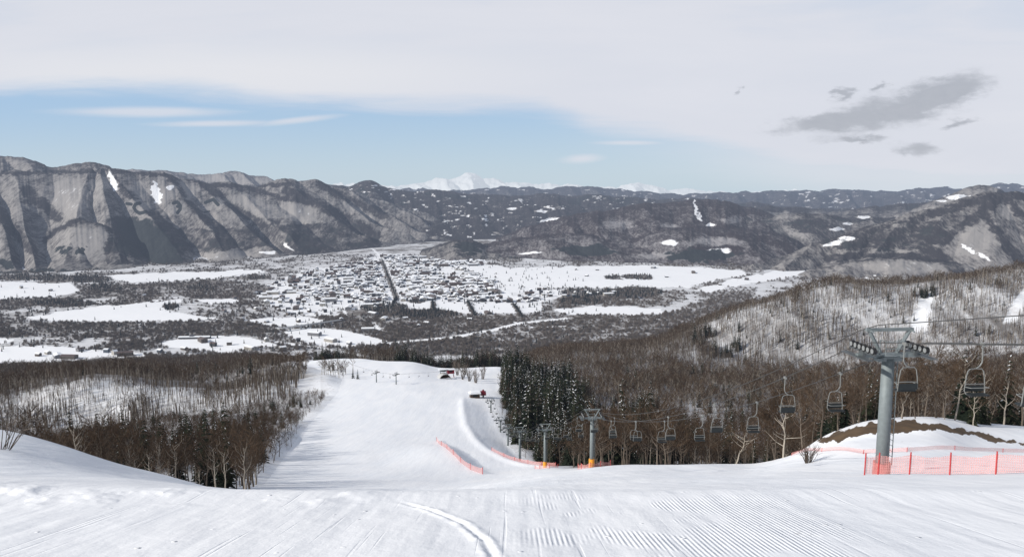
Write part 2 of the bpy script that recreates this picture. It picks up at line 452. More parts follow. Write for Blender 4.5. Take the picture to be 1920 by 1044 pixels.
def XY(u, v, Y):
    x, y, z = P(u, v, Y); return (float(x), float(y))
BERM = [XY(868, 738, 455), XY(868, 765, 392), XY(874, 793, 343), XY(890, 818, 298), XY(915, 843, 262), XY(950, 858, 232), XY(990, 867, 212), XY(1040, 872, 198)]
BANK = [XY(818, 824, 285), XY(835, 846, 250), XY(855, 866, 220), XY(885, 884, 190), XY(940, 896, 160)]
# piste edges: distance -> u
PL = np.array([(90, 470), (130, 482), (180, 505), (240, 530), (310, 562), (380, 600), (450, 632), (510, 640), (560, 610), (620, 575), (700, 560)], float)
PR = np.array([(120, 1090), (190, 1045), (220, 1015), (250, 985), (300, 955), (380, 940), (450, 937), (520, 935), (600, 938), (700, 940)], float)
def uu(x, y):
    return 960 + F * .978 * x / y

def H(x, y):
    x = np.asarray(x, float); y = np.asarray(y, float)
    z = -table_q(x, y) * y
    # rolls in the wooded ground
    amp = smooth(60, 300, y)
    u = uu(x, y)
    onp = smooth(np.interp(y, PL[:, 0], PL[:, 1]) - 30, np.interp(y, PL[:, 0], PL[:, 1]) + 10, u) * (1 - smooth(np.interp(y, PR[:, 0], PR[:, 1]) - 10, np.interp(y, PR[:, 0], PR[:, 1]) + 30, u)) * (1 - smooth(640, 720, y))
    z = z + amp * (1 - onp) * (fbm(x / 90, y / 90, 3, 4) * (4.5 + 4 * smooth(-40, -140, x)))
    z = z + onp * smooth(100, 140, y) * fbm(x / 40, y / 60, 5, 3) * .5
    # lumps on the near snow
    nearw = smooth(8, 14, y) * (1 - smooth(110, 150, y))
    z = z + nearw * (fbm(x / 5, y / 7, 11, 4) * .12 + fbm(x / 14, y / 16, 12, 3) * .25)
    z = z + (1 - smooth(9, 13, y)) * fbm(x / 1.6, y / 2.6, 13, 4) * .022
    lip = np.exp(-((y - 10.4) / .8) ** 2) * np.maximum(0, fbm(x / .7, y / .5, 21, 4) - .05) * .09 * smooth(-1.2, -3, x)
    z = z + lip
    # ski track in the foreground
    tr = [(-1.7, 10.2), (-1.05, 9.4), (-.55, 8.4), (-.28, 7.5), (-.15, 6.6), (-.1, 5.5)]
    d, sd, tt = poly_dist(x, y, tr)
    z = z + np.exp(-((d - .07) / .05) ** 2) * .016 * (.3 + 1.2 * vnoise(x * 9, y * 9, 5)) * smooth(0, .2, tt) - np.exp(-(d / .045) ** 2) * .014 * smooth(0, .2, tt)
    # berm right of the piste: crest, then a step down to the lift line
    d, sd, tt = poly_dist(x, y, BERM)
    env = smooth(0, .08, tt) * (1 - smooth(.8, 1, tt))
    z = z + env * (0.55 * np.exp(-(d / 2.2) ** 2) - np.where(sd < 0, 2.1 * smooth(0, 14, d) * (1 - smooth(14, 55, d)), 0))
    # pushed-up bank under the middle net
    d, sd, tt = poly_dist(x, y, BANK)
    env = smooth(0, .3, tt) * (1 - smooth(.45, .9, tt))
    z = z + env * (np.where(sd > 0, 1.9 * (1 - smooth(0, 24, d)), 1.9 * (1 - smooth(0, 7, d))))
    # natural relief on the sunlit hill
    hw = smooth(760, 900, y) * smooth(1150, 1350, u)
    z = z + hw * fbm(x / 60 + y / 160, y / 200, 31, 4) * 7
    return z

def zscalar(x, y): return float(H(np.array([x]), np.array([y]))[0])

def near_ground():
    nc = 900
    s = np.concatenate([[-2.4, -1.9, -1.5, -1.2, -1.0, -.88], np.linspace(-.78, .78, nc), [.88, 1.0, 1.2, 1.5, 1.9, 2.4]])
    ly = np.concatenate([np.linspace(math.log(.7), math.log(4), 40)[:-1], np.linspace(math.log(4), math.log(13), 260)[:-1], np.linspace(math.log(13), math.log(2300), 760)])
    Yg = np.exp(ly)
    X = np.outer(Yg, s); YY = np.repeat(Yg[:, None], len(s), 1)
    Z = H(X, YY)
    u, v = proj(X, YY, Z); ua = uu(X, YY)
    # exposed earth band of the bank
    top = np.interp(ua, [1480, 1540, 1600, 1650, 1700, 1760, 1850, 1920, 2050], [840, 822, 803, 790, 786, 794, 812, 828, 845])
    bot = np.interp(ua, [1480, 1540, 1600, 1650, 1700, 1760, 1850, 1920, 2050], [840, 834, 818, 815, 812, 807, 822, 838, 852])
    top = top + fbm(ua / 13, YY * 0, 61, 4) * 7; bot = bot + fbm(ua / 17, YY * 0, 62, 4) * 10 - 1
    band = smooth(top - 3, top + 3, v) * (1 - smooth(bot - 3, bot + 3, v)) * smooth(84, 88, YY) * (1 - smooth(108, 114, YY)) * smooth(1500, 1560, ua)
    face = band
    pl = np.interp(YY, PL[:, 0], PL[:, 1]); pr = np.interp(YY, PR[:, 0], PR[:, 1])
    piste = (ua > pl) & (ua < pr) & (YY > 108) & (YY < 700)
    litter_shade = smooth(126, 150, YY) * (~piste) * (.35 + .5 * vnoise(X / 25, YY / 25, 77))
    litter_shade = np.where((YY > 830) & (YY < 1035) & (ua > 1220), .35 + .6 * vnoise(X / 7, YY / 30, 78) * vnoise(X / 40, YY / 60, 79) * 1.6, litter_shade)
    litter_shade = np.where((YY > 905) & (YY < 1000) & ((np.abs(ua - 1722) < 18) | (np.abs(ua - 1893 - (YY - 925) * .5) < 13)), 0, litter_shade)
    litter_shade = litter_shade * (1 - .15 * smooth(835, 870, YY) * (1 - smooth(1010, 1040, YY)) * (ua > 1220)) * (1 - .7 * smooth(445, 465, YY) * (1 - smooth(505, 525, YY)) * (ua < 600))
    litter_shade = np.where((YY > 520) & ~piste & ~((YY > 835) & (YY < 1030) & (ua > 1220)), np.maximum(litter_shade, .85), litter_shade) * (1 - smooth(560, 660, ua) * (1 - smooth(930, 960, ua)) * (1 - smooth(700, 720, YY)))
    dedge = np.where(ua < 800, pl - ua, ua - pr); litter_shade = litter_shade * smooth(4, 55, dedge)
    # dense woods: tree shade painted into the floor colour, along with litter
    fc = lambda a: (a[:-1, :-1] + a[1:, 1:]) / 2
    yc = fc(YY); pc = piste[:-1, :-1]
    kn = (yc <= 128) & ~pc
    # faces below the valley floor or hidden far side are dropped only under the plain
    at = {'earth': face, 'litter_shade': litter_shade}
    a = grid_mesh('snow_slope', X, YY, Z, M['snow'], at, kn); tag(a, 'groomed snow slope falling away in the foreground', 'snow slope', kind='structure')
    b = grid_mesh('ski_run', X, YY, Z, M['snow'], at, pc); tag(b, 'wide white ski run dropping towards the valley', 'ski run', kind='structure')
    c = grid_mesh('forest_ground', X, YY, Z, M['floor'], at, (yc > 128) & ~pc); tag(c, 'snowy wooded ground on both sides of the run', 'ground', kind='structure')
near_ground()

# ------------------------------------------------------------------ valley floor
W_FIELDS = [
 [(48,596),(150,579),(300,562),(348,559),(330,575),(312,584),(365,592),(420,597),(200,604),(100,602)],
 [(205,514),(330,509),(490,505),(496,512),(400,521),(250,531),(215,525)],
 [(-60,528),(130,529),(150,545),(100,556),(-60,562)],
 [(912,503),(1000,500),(1200,497),(1390,506),(1400,514),(1330,528),(1290,540),(1180,541),(1050,538),(960,547),(935,520)],
 [(1300,545),(1380,523),(1440,511),(1535,501),(1541,508),(1470,522),(1400,533),(1330,548)],
 [(750,567),(870,566),(1015,570),(1018,586),(960,588),(900,590),(760,577)],
 [(1040,580),(1140,574),(1245,579),(1240,588),(1150,590),(1060,589)],
 [(370,562),(430,558),(450,563),(400,572)],
 [(575,612),(640,618),(725,637),(700,646),(620,650),(560,640),(530,622)],
 [(300,640),(390,628),(470,632),(520,645),(430,662),(340,652),(310,650)],
 [(-60,652),(70,648),(270,662),(265,672),(120,684),(-60,680)],
 [(-60,632),(30,636),(20,644),(-60,648)],
 [(460,600),(560,592),(620,600),(560,612),(500,610)],
 [(1590,512),(1640,514),(1700,520),(1690,526),(1600,522)],
 [(860,500),(930,496),(1000,520),(1000,545),(900,520)],
]
SCRUBPOLY = [[(640,580),(750,580),(900,593),(1000,590),(1060,592),(1240,592),(1330,560),(1420,540),(1400,600),(1150,668),(700,668),(640,640),(600,605)],
 [(-60,603),(300,605),(480,602),(530,622),(300,634),(-60,632)], [(170,537),(420,524),(520,540),(470,558),(330,556),(200,556),(60,574),(-60,588),(-60,566),(120,558)], [(1040,556),(1100,553),(1270,545),(1290,560),(1240,576),(1130,572),(1040,578)], [(-60,660),(-60,700),(560,690),(540,655),(440,664),(300,664)]]
TOWN = [(470,548),(560,512),(640,498),(715,476),(800,484),(905,490),(1000,542),(1160,545),(1150,556),(1040,560),(1020,568),(900,573),(750,566),(735,578),(660,592),(560,592),(500,572)]
ROADS = [([(905,482),(912,500),(935,530),(962,562)], 16, 1), ([(834,500),(845,530),(852,545)], 12, 1), ([(790,525),(803,550)], 10, 1), ([(1000,545),(1020,563)], 12, 1),
         ([(700,646),(760,640),(850,632),(920,620),(980,606),(1060,598)], 24, 1), ([(520,640),(600,652),(680,668)], 14, 1),
         ([(540,560),(600,556),(700,570),(750,575)], 12, 1), ([(650,560),(640,575),(650,590)], 8, 1), ([(700,605),(712,620)], 10, 1),
         ([(965,605),(1000,615),(1060,612)], 10, 1), ([(680,460),(700,468),(718,485)], 14, 1)]
DARKROWS = [([(716,488),(728,520),(744,560)], 26), ([(811,565),(813,584)], 20), ([(877,566),(890,592)], 20), ([(962,570),(980,596)], 20), ([(744,560),(736,570)], 16)]
DARKSPOT = [(1185,549,60,11),(660,532,12,6),(780,562,20,7),(720,578,45,10),(1150,520,18,4),(1195,520,28,5),(800,590,60,9),(1090,550,40,8),(200,540,30,8),(320,575,16,7),(1090,565,40,9),(90,521,112,6),(170,524,40,7),(120,570,60,6),(380,540,30,5),(480,520,25,4)]
def floor_fields(u, v, X, Y):
    n = fbm(X / 130, Y / 160, 41, 5)
    n2 = fbm(X / 40, Y / 60, 43, 4)
    n3_ = fbm(X / 14, Y / 30, 44, 3); uw = u + n2 * 9 + n3_ * 4; vw = v + n2 * 2.6 + n3_ * 1.4 + n * 2
    snow = .52 + .80 * n + .40 * n2
    dark = np.zeros(u.shape)
    twn = in_poly(uw, vw, TOWN)
    snow = np.where(twn, 1.75 + .6 * n2, snow)
    for p in SCRUBPOLY: snow = np.where(in_poly(uw, vw, p), np.minimum(snow, .16 + .55 * n2 + .35 * n), snow)
    for p in W_FIELDS: snow = np.where(in_poly(uw, vw, p), 2.1 + .9 * np.minimum(0, n3_ + .35), snow)
    for pts, w, k in ROADS:
        wp = [floor_pt(*p) for p in pts]; wp = [(float(a), float(b)) for a, b in wp]
        d, s, t = poly_dist(X, Y, wp); snow = np.where(d < w * .6 + n2 * 3, 1.9, snow)
    for pts, w in DARKROWS:
        wp = [floor_pt(*p) for p in pts]; wp = [(float(a), float(b)) for a, b in wp]
        d, s, t = poly_dist(X, Y, wp); m = d < w * .5
        snow = np.where(m, .1, snow)
    for cu, cv, ru, rv in DARKSPOT:
        m = ((uw - cu) / ru) ** 2 + ((vw - cv) / rv) ** 2 < 1
        snow = np.where(m, .02, snow)
    # snow thins under the hills' feet
    return snow, dark
def valley():
    vs = np.concatenate([np.linspace(720, 560, 150)[:-1], np.linspace(560, 440, 170)])
    us = np.linspace(-420, 2340, 1100)
    U, V = np.meshgrid(us, vs)
    X, Y = floor_pt(U, V)
    snow, dark = floor_fields(U, V, X, Y)
    Z = FLOOR + fbm(X / 300, Y / 300, 51, 4) * 3 + np.zeros_like(X)
    o = grid_mesh('valley_floor', X, Y, Z, M['valley'], {'snow': snow, 'dark': dark})
    tag(o, 'broad snowy valley floor with fields and scrub', 'valley floor', kind='structure')
valley()

# ------------------------------------------------------------------ hills and mountains
def ellipse(u, v, cu, cv, ru, rv, rot=0):
    a = math.radians(rot); du = u - cu; dv = v - cv
    x = du * math.cos(a) + dv * math.sin(a); y = -du * math.sin(a) + dv * math.cos(a)
    return np.hypot(x / ru, y / rv)

BANDS = [  # dark strips of close forest and painted shade running down the spurs (line, half width)
 ([(208,328),(235,362),(265,386),(300,412),(330,440)],7),([(318,336),(350,378),(390,414),(418,432)],7),([(378,345),(415,370),(450,395),(492,422)],8),
 ([(450,362),(490,390),(522,415)],7),([(538,358),(590,380),(640,408),(692,432)],10),([(-10,390),(28,432),(58,468)],11),([(48,356),(88,386),(108,408)],10),
 ([(85,452),(105,430),(148,411)],5),([(-400,330),(0,326),(100,323),(190,320),(250,323),(330,332),(400,345),(470,350),(545,344)],4),([(600,345),(650,372),(720,405)],8),([(470,352),(530,372),(580,384)],5),
 ([(1710,415),(1780,390),(1875,365),(1920,370),(2100,350)],7),([(1768,452),(1810,420),(1840,400),(1876,366)],10),([(1842,398),(1885,458),(1925,500)],8),([(1880,368),(1925,412)],7),
 ([(1735,465),(1800,512)],12),([(1550,486),(1625,476),(1710,480),(1745,487)],7),([(1340,421),(1390,444),(1440,449),(1482,466)],6),([(1285,424),(1340,439),(1410,442)],5),([(1260,378),(1330,377),(1420,388),(1500,393)],6)]
DARKPOLY = [[(195,412),(232,404),(285,416),(345,426),(415,431),(475,420),(550,420),(650,414),(712,434),(716,472),(650,472),(550,482),(505,462),(410,470),(360,490),(310,497),(200,497)],
 [(1535,452),(1610,436),(1670,415),(1760,414),(1782,435),(1760,460),(1700,470),(1610,471),(1560,465)], [(1290,462),(1390,460),(1395,480),(1285,482)], [(1480,414),(1540,410),(1560,425),(1530,438),(1490,436)]]
PALES = [(1155,422,38,11),(1255,425,22,5),(1370,412,24,8,-10),(1470,401,36,11),(1555,398,46,6),(1340,453,62,8),(1500,440,26,8,25),(1645,381,28,6,-8),(1690,422,18,6),(1660,470,60,6),(1130,470,40,6),(1230,478,50,6),
 (1055,388,20,4),(1620,395,24,5),(560,400,40,18,20),(700,365,35,10,10),(660,385,25,8,30),(400,480,95,12),(300,360,16,28),(262,360,22,18,40),(350,358,20,18,30),(1890,395,20,16),(1830,450,45,38),(1700,500,110,13),(480,385,50,16,25),(130,370,45,40),(165,450,40,35)]
def ridge(name, crest, D, foot, ridges=None, shear=40, nspur=12, amp=60, mat='mount', seed=1, base=.25, gain=1.1,
          dark=(), white=(), strokes=(), pale=(), spur=.55, rnd=.8, bumpy=1.0, crestdark=.44, step=1.5, Dfoot=None, prof=1.15, label='', small=.35, zfoot=FLOOR - 6, fb=.10, darkrand=0, whiterand=0, nt=150):
    cu = np.array([p[0] for p in crest], float); cv = np.array([p[1] for p in crest], float)
    u = np.arange(cu[0], cu[-1], step)
    vc = pchip(cu, cv, u) + fbm(u / 22, u * 0 + seed, seed, 4) * 2.6 + bumpy * fbm(u / 75, u * 0 + seed, seed + 2, 3) * 5 + fbm(u / 5, u * 0 + seed, seed + 3, 3) * .8
    Dc = np.interp(u, [p[0] for p in D], [p[1] for p in D]) if isinstance(D, list) else np.full(u.shape, float(D))
    vf = np.interp(u, [p[0] for p in foot], [p[1] for p in foot]) if isinstance(foot, list) else np.full(u.shape, float(foot))
    if Dfoot is None:
        Df = np.minimum(-zfoot / qv(vf) * 1.0, Dc * .93)
    else:
        Df = np.full(u.shape, float(Dfoot)); zfoot = None
    zc = -qv(vc) * Dc
    zf = (-qv(vf) * Df) if zfoot is None else np.full(u.shape, zfoot)
    t = np.concatenate([np.linspace(0, 1, nt), np.linspace(1, 1.7, 26)[1:]])
    T, U = np.meshgrid(t, u, indexing='ij')
    s = (U - 960) / F / .995
    Y = Df + (Dc - Df) * T
    tc = np.clip(T, 0, 1)
    pr = (tc ** prof) * (1 - rnd) + rnd * np.sin(np.pi / 2 * tc) ** 1.25
    # spurs
    if ridges is None:
        k = np.linspace(u[0] - 300, u[-1] + 300, nspur)
        rg = np.random.default_rng(seed)
        k = np.sort(k + rg.uniform(-.3, .3, nspur) * (k[1] - k[0]))
        top = k; bot = k + shear * (1 + rg.uniform(-.4, .4, nspur))
    else:
        top = np.array([r[0] for r in ridges], float); bot = np.array([r[1] for r in ridges], float)
    wv = fbm(U / 70, T * 2.5, seed + 5, 3) * 11 + fbm(U / 18, T * 8, seed + 6, 3) * 2.5
    phi = np.zeros_like(U); idx = np.arange(len(top), dtype=float)
    for i, tv in enumerate(t):
        xp = bot + (top - bot) * min(tv, 1.0)
        xp = np.maximum.accumulate(xp + np.arange(len(xp)) * 1e-3)
        phi[i] = np.interp(U[i] + wv[i], xp, idx)
    fr = phi - np.floor(phi)
    r1 = 2 * np.abs(fr - .5)                       # 1 on the spur, 0 in the gully
    r1 = r1 ** .85
    ph2 = phi * 3 + fbm(U / 30, T * 5, seed + 8, 3) * .8
    r2 = 2 * np.abs(ph2 - np.floor(ph2) - .5)
    envl = smooth(0, .22, tc) * (1 - .62 * smooth(.55, 1.0, tc))
    roll = .9 * fbm(U / 85, T * 2.2, seed + 11, 3)
    rel = amp * envl * (roll + (r1 - .55) + small * (r2 - .5) * (.5 + .5 * fbm(U / 80, T * 3, seed + 10, 3))) + amp * fb * 2.2 * envl * fbm(U / 26, T * 7, seed + 9, 6, .55)
    Z = zf + (zc - zf) * pr + rel
    back = np.clip(T - 1, 0, 1)
    Z = np.where(T > 1, zc + rel * np.clip(1 - back * 4, 0, 1) + fbm(U / 40, T * 8, seed + 12, 4) * amp * .2 * smooth(0, .2, back) - back * (zc - zf) * 1.2, Z)
    X = s * Y
    pu, pv = proj(X, Y, Z)
    # cover: paler towards viewer as snow between trunks, towards the sun as painted light
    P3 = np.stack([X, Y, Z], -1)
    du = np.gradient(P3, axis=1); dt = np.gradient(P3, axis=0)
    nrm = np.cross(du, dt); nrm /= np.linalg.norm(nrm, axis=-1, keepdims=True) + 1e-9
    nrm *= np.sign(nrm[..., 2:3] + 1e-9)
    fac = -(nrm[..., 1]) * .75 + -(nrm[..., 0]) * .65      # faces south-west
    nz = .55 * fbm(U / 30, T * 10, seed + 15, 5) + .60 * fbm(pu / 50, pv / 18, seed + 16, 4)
    side = (1 - smooth(.10, .42, fr)) - .25 * smooth(.5, .95, fr)  # right spur sides darkened in colour: close forest with painted shade
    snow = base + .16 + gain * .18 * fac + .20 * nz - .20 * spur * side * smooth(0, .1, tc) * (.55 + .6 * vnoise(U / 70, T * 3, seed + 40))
    snow = snow - crestdark * smooth(.72, .98, T + .10 * fbm(U / 30, T * 0, seed + 41, 3))
    dk = np.zeros_like(U)
    uw = pu + fbm(U / 22, T * 12, seed + 20, 6, .62) * 26; vw = pv + fbm(U / 22, T * 12, seed + 21, 6, .62) * 12
    for e in dark: dk = np.maximum(dk, 1 - smooth(.75, 1.25, ellipse(uw, vw, *e)))
    wu = pu + fbm(pu / 9, pv / 5, seed + 51, 4) * 7; wv2 = pv + fbm(pu / 11, pv / 5, seed + 52, 4) * 3
    for pts, w in BANDS:
        d, _, _ = poly_dist(wu, wv2, pts); snow = snow - .60 * (1 - smooth(w * .45, w * 1.35, d + 3 * fbm(pu / 6, pv / 4, 99, 3)))
    for q in DARKPOLY:
        ins = in_poly(uw * .5 + wu * .5, vw * .5 + wv2 * .5, q); mot = smooth(-.35, .45, fbm(pu / 16, pv / 9, 98, 5)); snow = np.where(ins, snow - .30 - .25 * mot, snow); dk = np.where(ins, np.maximum(dk, .52 * mot), dk)
    if name not in ('volcano', 'far_hills', 'snow_plateau', 'back_peak'):
        for e in PALES: snow = snow + .50 * (1 - smooth(.4, 1.25, ellipse(uw * .4 + wu * .6, vw * .4 + wv2 * .6, *e)))
    for e in white:
        w = 1 - smooth(.75, 1.15, ellipse(wu, wv2, *e)); snow = np.maximum(snow, w * 2.1)
    for e in pale: snow = np.maximum(snow, .85 * (1 - smooth(.7, 1.3, ellipse(uw * .5 + pu * .5, vw * .5 + pv * .5, *e))))
    for pts, w in strokes:
        d, _, _ = poly_dist(pu, pv, pts); dk = np.maximum(dk, 1 - smooth(w * .7, w * 1.3, d)); 
    if darkrand: dk = np.maximum(dk, smooth(.18, .4, fbm(U / 45, T * 5, seed + 30, 5)) * darkrand)
    if whiterand:
        wr = smooth(.36, .46, fbm(U / 11, pv / 4, seed + 33, 5, .6)); snow = np.maximum(snow, wr * whiterand); dk = dk * (1 - wr)
    o = grid_mesh(name, X, Y, Z, M[mat], {'snow': snow, 'dark': dk})
    tag(o, label, name.replace('_', ' '), kind='structure')
    return o

ridge('volcano', [(560,352),(640,345),(700,349),(760,345),(820,335),(860,331),(885,325),(910,331),(950,340),(1000,343),(1060,346),(1150,350),(1190,340),(1230,350),(1300,356),(1400,362),(1600,362),(1950,354)], 33000, 384,
      Dfoot=24000, amp=260, nspur=40, shear=30, mat='alpine', seed=61, base=1.0, gain=1.3, prof=1.4, fb=.06, label='pale snow covered mountains on the horizon', nt=60,
      bumpy=0, crestdark=0, spur=.4, white=[(885,331,42,8),(1195,346,22,6),(1285,356,8,5)])
ridge('far_hills', [(560,356),(650,353),(760,354),(850,356),(960,350),(1020,354),(1100,351),(1200,358),(1300,362),(1450,359),(1520,356),(1560,354),(1600,357),(1650,359),(1700,356),(1740,352),(1830,353),(1870,346),(1920,349),(2100,350)], 17000, 402,
      Dfoot=11500, amp=90, nspur=44, shear=40, mat='mount', seed=62, bumpy=.4, base=-.1, gain=.8, label='blue wooded hills far away below the horizon', nt=80, whiterand=1.7, darkrand=.3)
ridge('snow_plateau', [(150,330),(220,322),(270,320),(330,320),(400,326),(450,322),(490,328),(520,336),(560,346),(640,352),(680,358)], 10500, 400,
      Dfoot=7500, amp=70, nspur=20, shear=60, mat='mount', seed=63, base=.75, gain=.8, label='pale snowy plateau behind the left mountain', nt=60)
ridge('back_peak', [(-420,300),(-200,296),(-60,292),(20,290),(45,296),(75,305),(110,312),(160,306),(190,303),(215,304),(235,319),(280,340),(330,360)], 6600, 430,
      Dfoot=5200, amp=60, nspur=16, shear=60, mat='mount', seed=64, base=.5, gain=1.0, label='rocky pale peak behind the left mountain ridge', nt=60)
ridge('central_hills', [(520,362),(560,352),(620,350),(660,350),(682,344),(697,340),(720,346),(760,357),(830,356),(900,361),(1000,362),(1100,366),(1200,370),(1300,373),(1350,377),(1420,381),(1500,388),(1600,392),(1750,380),(1900,372),(2200,365)], [(500,8600),(1000,9800),(2200,9000)], [(500,470),(900,452),(1300,445),(2200,440)],
      amp=44, nspur=26, shear=70, fb=.05, mat='mount', seed=65, base=-.32, gain=1.2, label='dark wooded hills across the centre of the valley', darkrand=.6, whiterand=1.8, small=.45,
      white=[(958,392,13,3),(1015,396,12,3),(1030,412,24,2.5,-10)])
ridge('right_hills', [(1270,440),(1330,412),(1400,392),(1450,388),(1500,391),(1560,393),(1620,386),(1700,380),(1760,376),(1830,380),(1950,384),(2200,380)], 7600, 470,
      amp=34, small=.2, nspur=18, shear=-40, fb=.05, mat='mount', seed=66, base=.12, gain=1.3, label='rolling wooded hills at right with small snowy clearings', darkrand=.5,
      white=[(1620,408,14,3.5),(1718,406,9,4,-20),(1565,430,13,5),(1566,452,30,6,-15),(1590,447,20,6),(1590,418,10,3)])
ridge('left_mountain', [(-420,330),(-200,318),(-80,330),(0,325),(50,322),(120,323),(190,319),(250,323),(330,331),(380,341),(430,343),(470,347),(520,343),(548,338),(590,340),(640,352),(700,372),(760,392),(830,412),(900,430),(960,440)],
      [(-420,5500),(200,6000),(600,6900),(960,7400)], [(-420,520),(0,518),(200,512),(400,497),(500,488),(620,477),(720,466),(850,452),(960,446)],
      ridges=[(-420,-470),(-330,-380),(-240,-300),(-140,-170),(-30,40),(46,68),(184,108),(202,225),(214,352),(312,445),(372,535),(442,575),(532,720),(600,800),(655,850),(730,900),(800,960),(880,1020),(960,1100)],
      amp=66, spur=.5, small=.12, crestdark=.05, mat='mount', seed=67, base=.36, gain=1.1, label='big left mountain with wooded spurs and gullies', step=1.2, nt=230, prof=1.45, rnd=.1, bumpy=.3,
      dark=[(265,445,48,34,10),(295,472,45,22),(118,470,15,7),(152,468,11,6),(10,496,20,7),(60,514,140,8,-2)],
      white=[(212,340,7,22,-20),(293,362,10,24,-12),(318,352,8,5),(540,462,16,2.5,35),(500,474,18,3)],
      pale=[(258,388,26,13,10),(333,388,20,14),(398,384,24,13),(190,345,30,14),(480,385,60,16,20),(560,395,40,14,15),(310,360,24,18)], fb=.06,
      strokes=[([(238,382),(246,383)],3.0),([(262,381),(254,383),(251,389),(255,396),(262,400),(274,397)],3.2),([(325,381),(333,379),(338,385),(338,392),(333,399)],3.2),([(332,387),(333,388)],2.4),([(385,380),(393,377),(400,374),(409,384)],3.2),([(383,398),(393,396)],1.6)])
ridge('front_spur', [(40,492),(62,476),(90,451),(118,428),(148,412),(185,416),(215,428),(245,452),(275,480),(300,497)], 4700, [(40,505),(300,505)],
      amp=10, nspur=7, shear=20, spur=.4, rnd=.4, bumpy=.3, fb=.05, mat='mount', seed=79, base=.42, gain=1.0, label='pale wooded spur at the foot of the left mountain', nt=90, dark=[(118,470,14,7),(152,468,11,6),(235,460,20,22)])
ridge('brown_hills', [(930,450),(980,428),(1050,405),(1110,394),(1180,385),(1250,378),(1300,374),(1350,378),(1400,390),(1470,412),(1540,436),(1620,452)], [(930,6000),(1300,6600),(1620,6000)], [(930,462),(1000,470),(1100,485),(1300,495),(1620,500)],
      amp=36, small=.2, nspur=17, shear=60, fb=.05, mat='brown', seed=68, base=-.02, gain=1.2, label='brown wooded hills beyond the town fields', darkrand=.35, step=1.2, nt=170,
      white=[(1303,384,3.2,11,-4),(1307,398,3.0,9,-12),(1313,409,4,8,-25),(1332,421,10,2.6),(1030,412,20,2,-10),(1250,454,18,6)], dark=[(1320,470,70,12)])
ridge('mid_hills', [(880,462),(950,448),(1010,434),(1070,420),(1130,411),(1180,417),(1230,407),(1290,402),(1340,406),(1400,420),(1450,436),(1500,452)], 6000, 475,
      Dfoot=5350, amp=32, small=.2, nspur=11, shear=60, fb=.05, mat='brown', seed=78, base=.08, gain=1.4, label='brown wooded rounded hills in the middle distance', nt=80, darkrand=.3,
      white=[(1030,413,22,2)])
ridge('rolling_hills', [(1180,428),(1250,418),(1330,416),(1375,406),(1430,410),(1480,402),(1540,399),(1600,409),(1680,404),(1740,398),(1850,396),(2000,394)], 5900, 468,
      Dfoot=5100, amp=28, small=.2, nspur=13, shear=60, fb=.05, mat='mount', seed=75, base=.12, gain=1.5, label='low rolling wooded hills with pale sunlit sides', nt=90, darkrand=.5,
      white=[(1570,430,13,3.5),(1590,419,8,2.5),(1718,407,9,3,-20),(1620,408,13,3)])
ridge('near_knolls', [(1180,470),(1240,452),(1300,446),(1360,452),(1420,458),(1470,462),(1530,476),(1600,470),(1680,476),(1760,490)], 4900, 502,
      Dfoot=4350, amp=18, nspur=11, shear=50, fb=.05, mat='brown', seed=76, base=.2, gain=1.5, label='low brown knolls above the edge of the plain', nt=70, dark=[(1320,470,55,9)], darkrand=.4)
ridge('low_hills', [(860,476),(930,452),(1010,440),(1100,438),(1180,445),(1240,432),(1290,425),(1370,424),(1430,434),(1500,452),(1560,474),(1640,492),(1700,500)], 5300, [(860,482),(1000,492),(1200,497),(1400,503),(1540,503),(1700,508)],
      amp=26, small=.2, nspur=12, shear=80, fb=.05, mat='brown', seed=69, base=.12, gain=1.4, label='low brown hills at the edge of the plain', darkrand=.3, step=1.2,
      white=[(1256,455,18,6),(995,474,24,2,-2),(860,436,14,4),(1350,470,20,6)], dark=[(1310,478,60,12),(1100,470,60,8),(950,487,60,5)])
ridge('wooded_knoll', [(740,486),(780,474),(820,458),(850,450),(885,452),(920,462),(960,474),(1010,484)], 5050, [(740,490),(850,494),(1010,494)],
      amp=25, nspur=8, shear=30, mat='mount', seed=70, base=.3, gain=.9, label='small wooded knoll behind the town', dark=[(878,466,26,12)], nt=70)
ridge('pale_hill', [(1640,410),(1700,392),(1750,374),(1800,352),(1825,349),(1850,356),(1890,366),(1960,350),(2100,345),(2300,350)], 6200, 440,
      Dfoot=5200, amp=50, nspur=16, shear=50, mat='mount', seed=71, base=.55, gain=.9, label='pale snowy hill behind the right mountain', nt=70, white=[(1800,370,25,5),(1765,376,14,3)])
ridge('right_mountain', [(1380,506),(1430,490),(1480,474),(1530,455),(1600,434),(1660,415),(1710,398),(1770,380),(1820,366),(1870,360),(1920,364),(2020,350),(2150,340),(2320,345)], [(1380,4300),(2320,4900)], [(1380,512),(1540,512),(1700,518),(2320,530)],
      ridges=[(1300,1280),(1420,1400),(1520,1470),(1610,1560),(1700,1600),(1790,1660),(1840,1900),(1900,2010),(1990,2120),(2090,2200),(2200,2300),(2320,2450)],
      amp=36, spur=.9, crestdark=.1, rnd=.2, bumpy=.3, fb=.04, small=.2, mat='mount', seed=72, base=.26, gain=1.2, label='right mountain with dark spurs and pale faces', step=1.2, nt=190, dark=[],
      white=[(1815,466,3,20,-58),(1845,482,3,18,-62),(1566,455,24,5,-14),(1590,447,16,4)])
ridge('foot_hill', [(1480,522),(1540,502),(1600,490),(1680,484),(1750,485),(1820,496),(1900,506),(2000,512),(2200,505)], 3900, [(1480,526),(1700,524),(2200,530)],
      amp=22, nspur=14, shear=20, mat='mount', seed=73, base=.45, gain=.8, label='low wooded hill at the foot of the right mountain', nt=70)

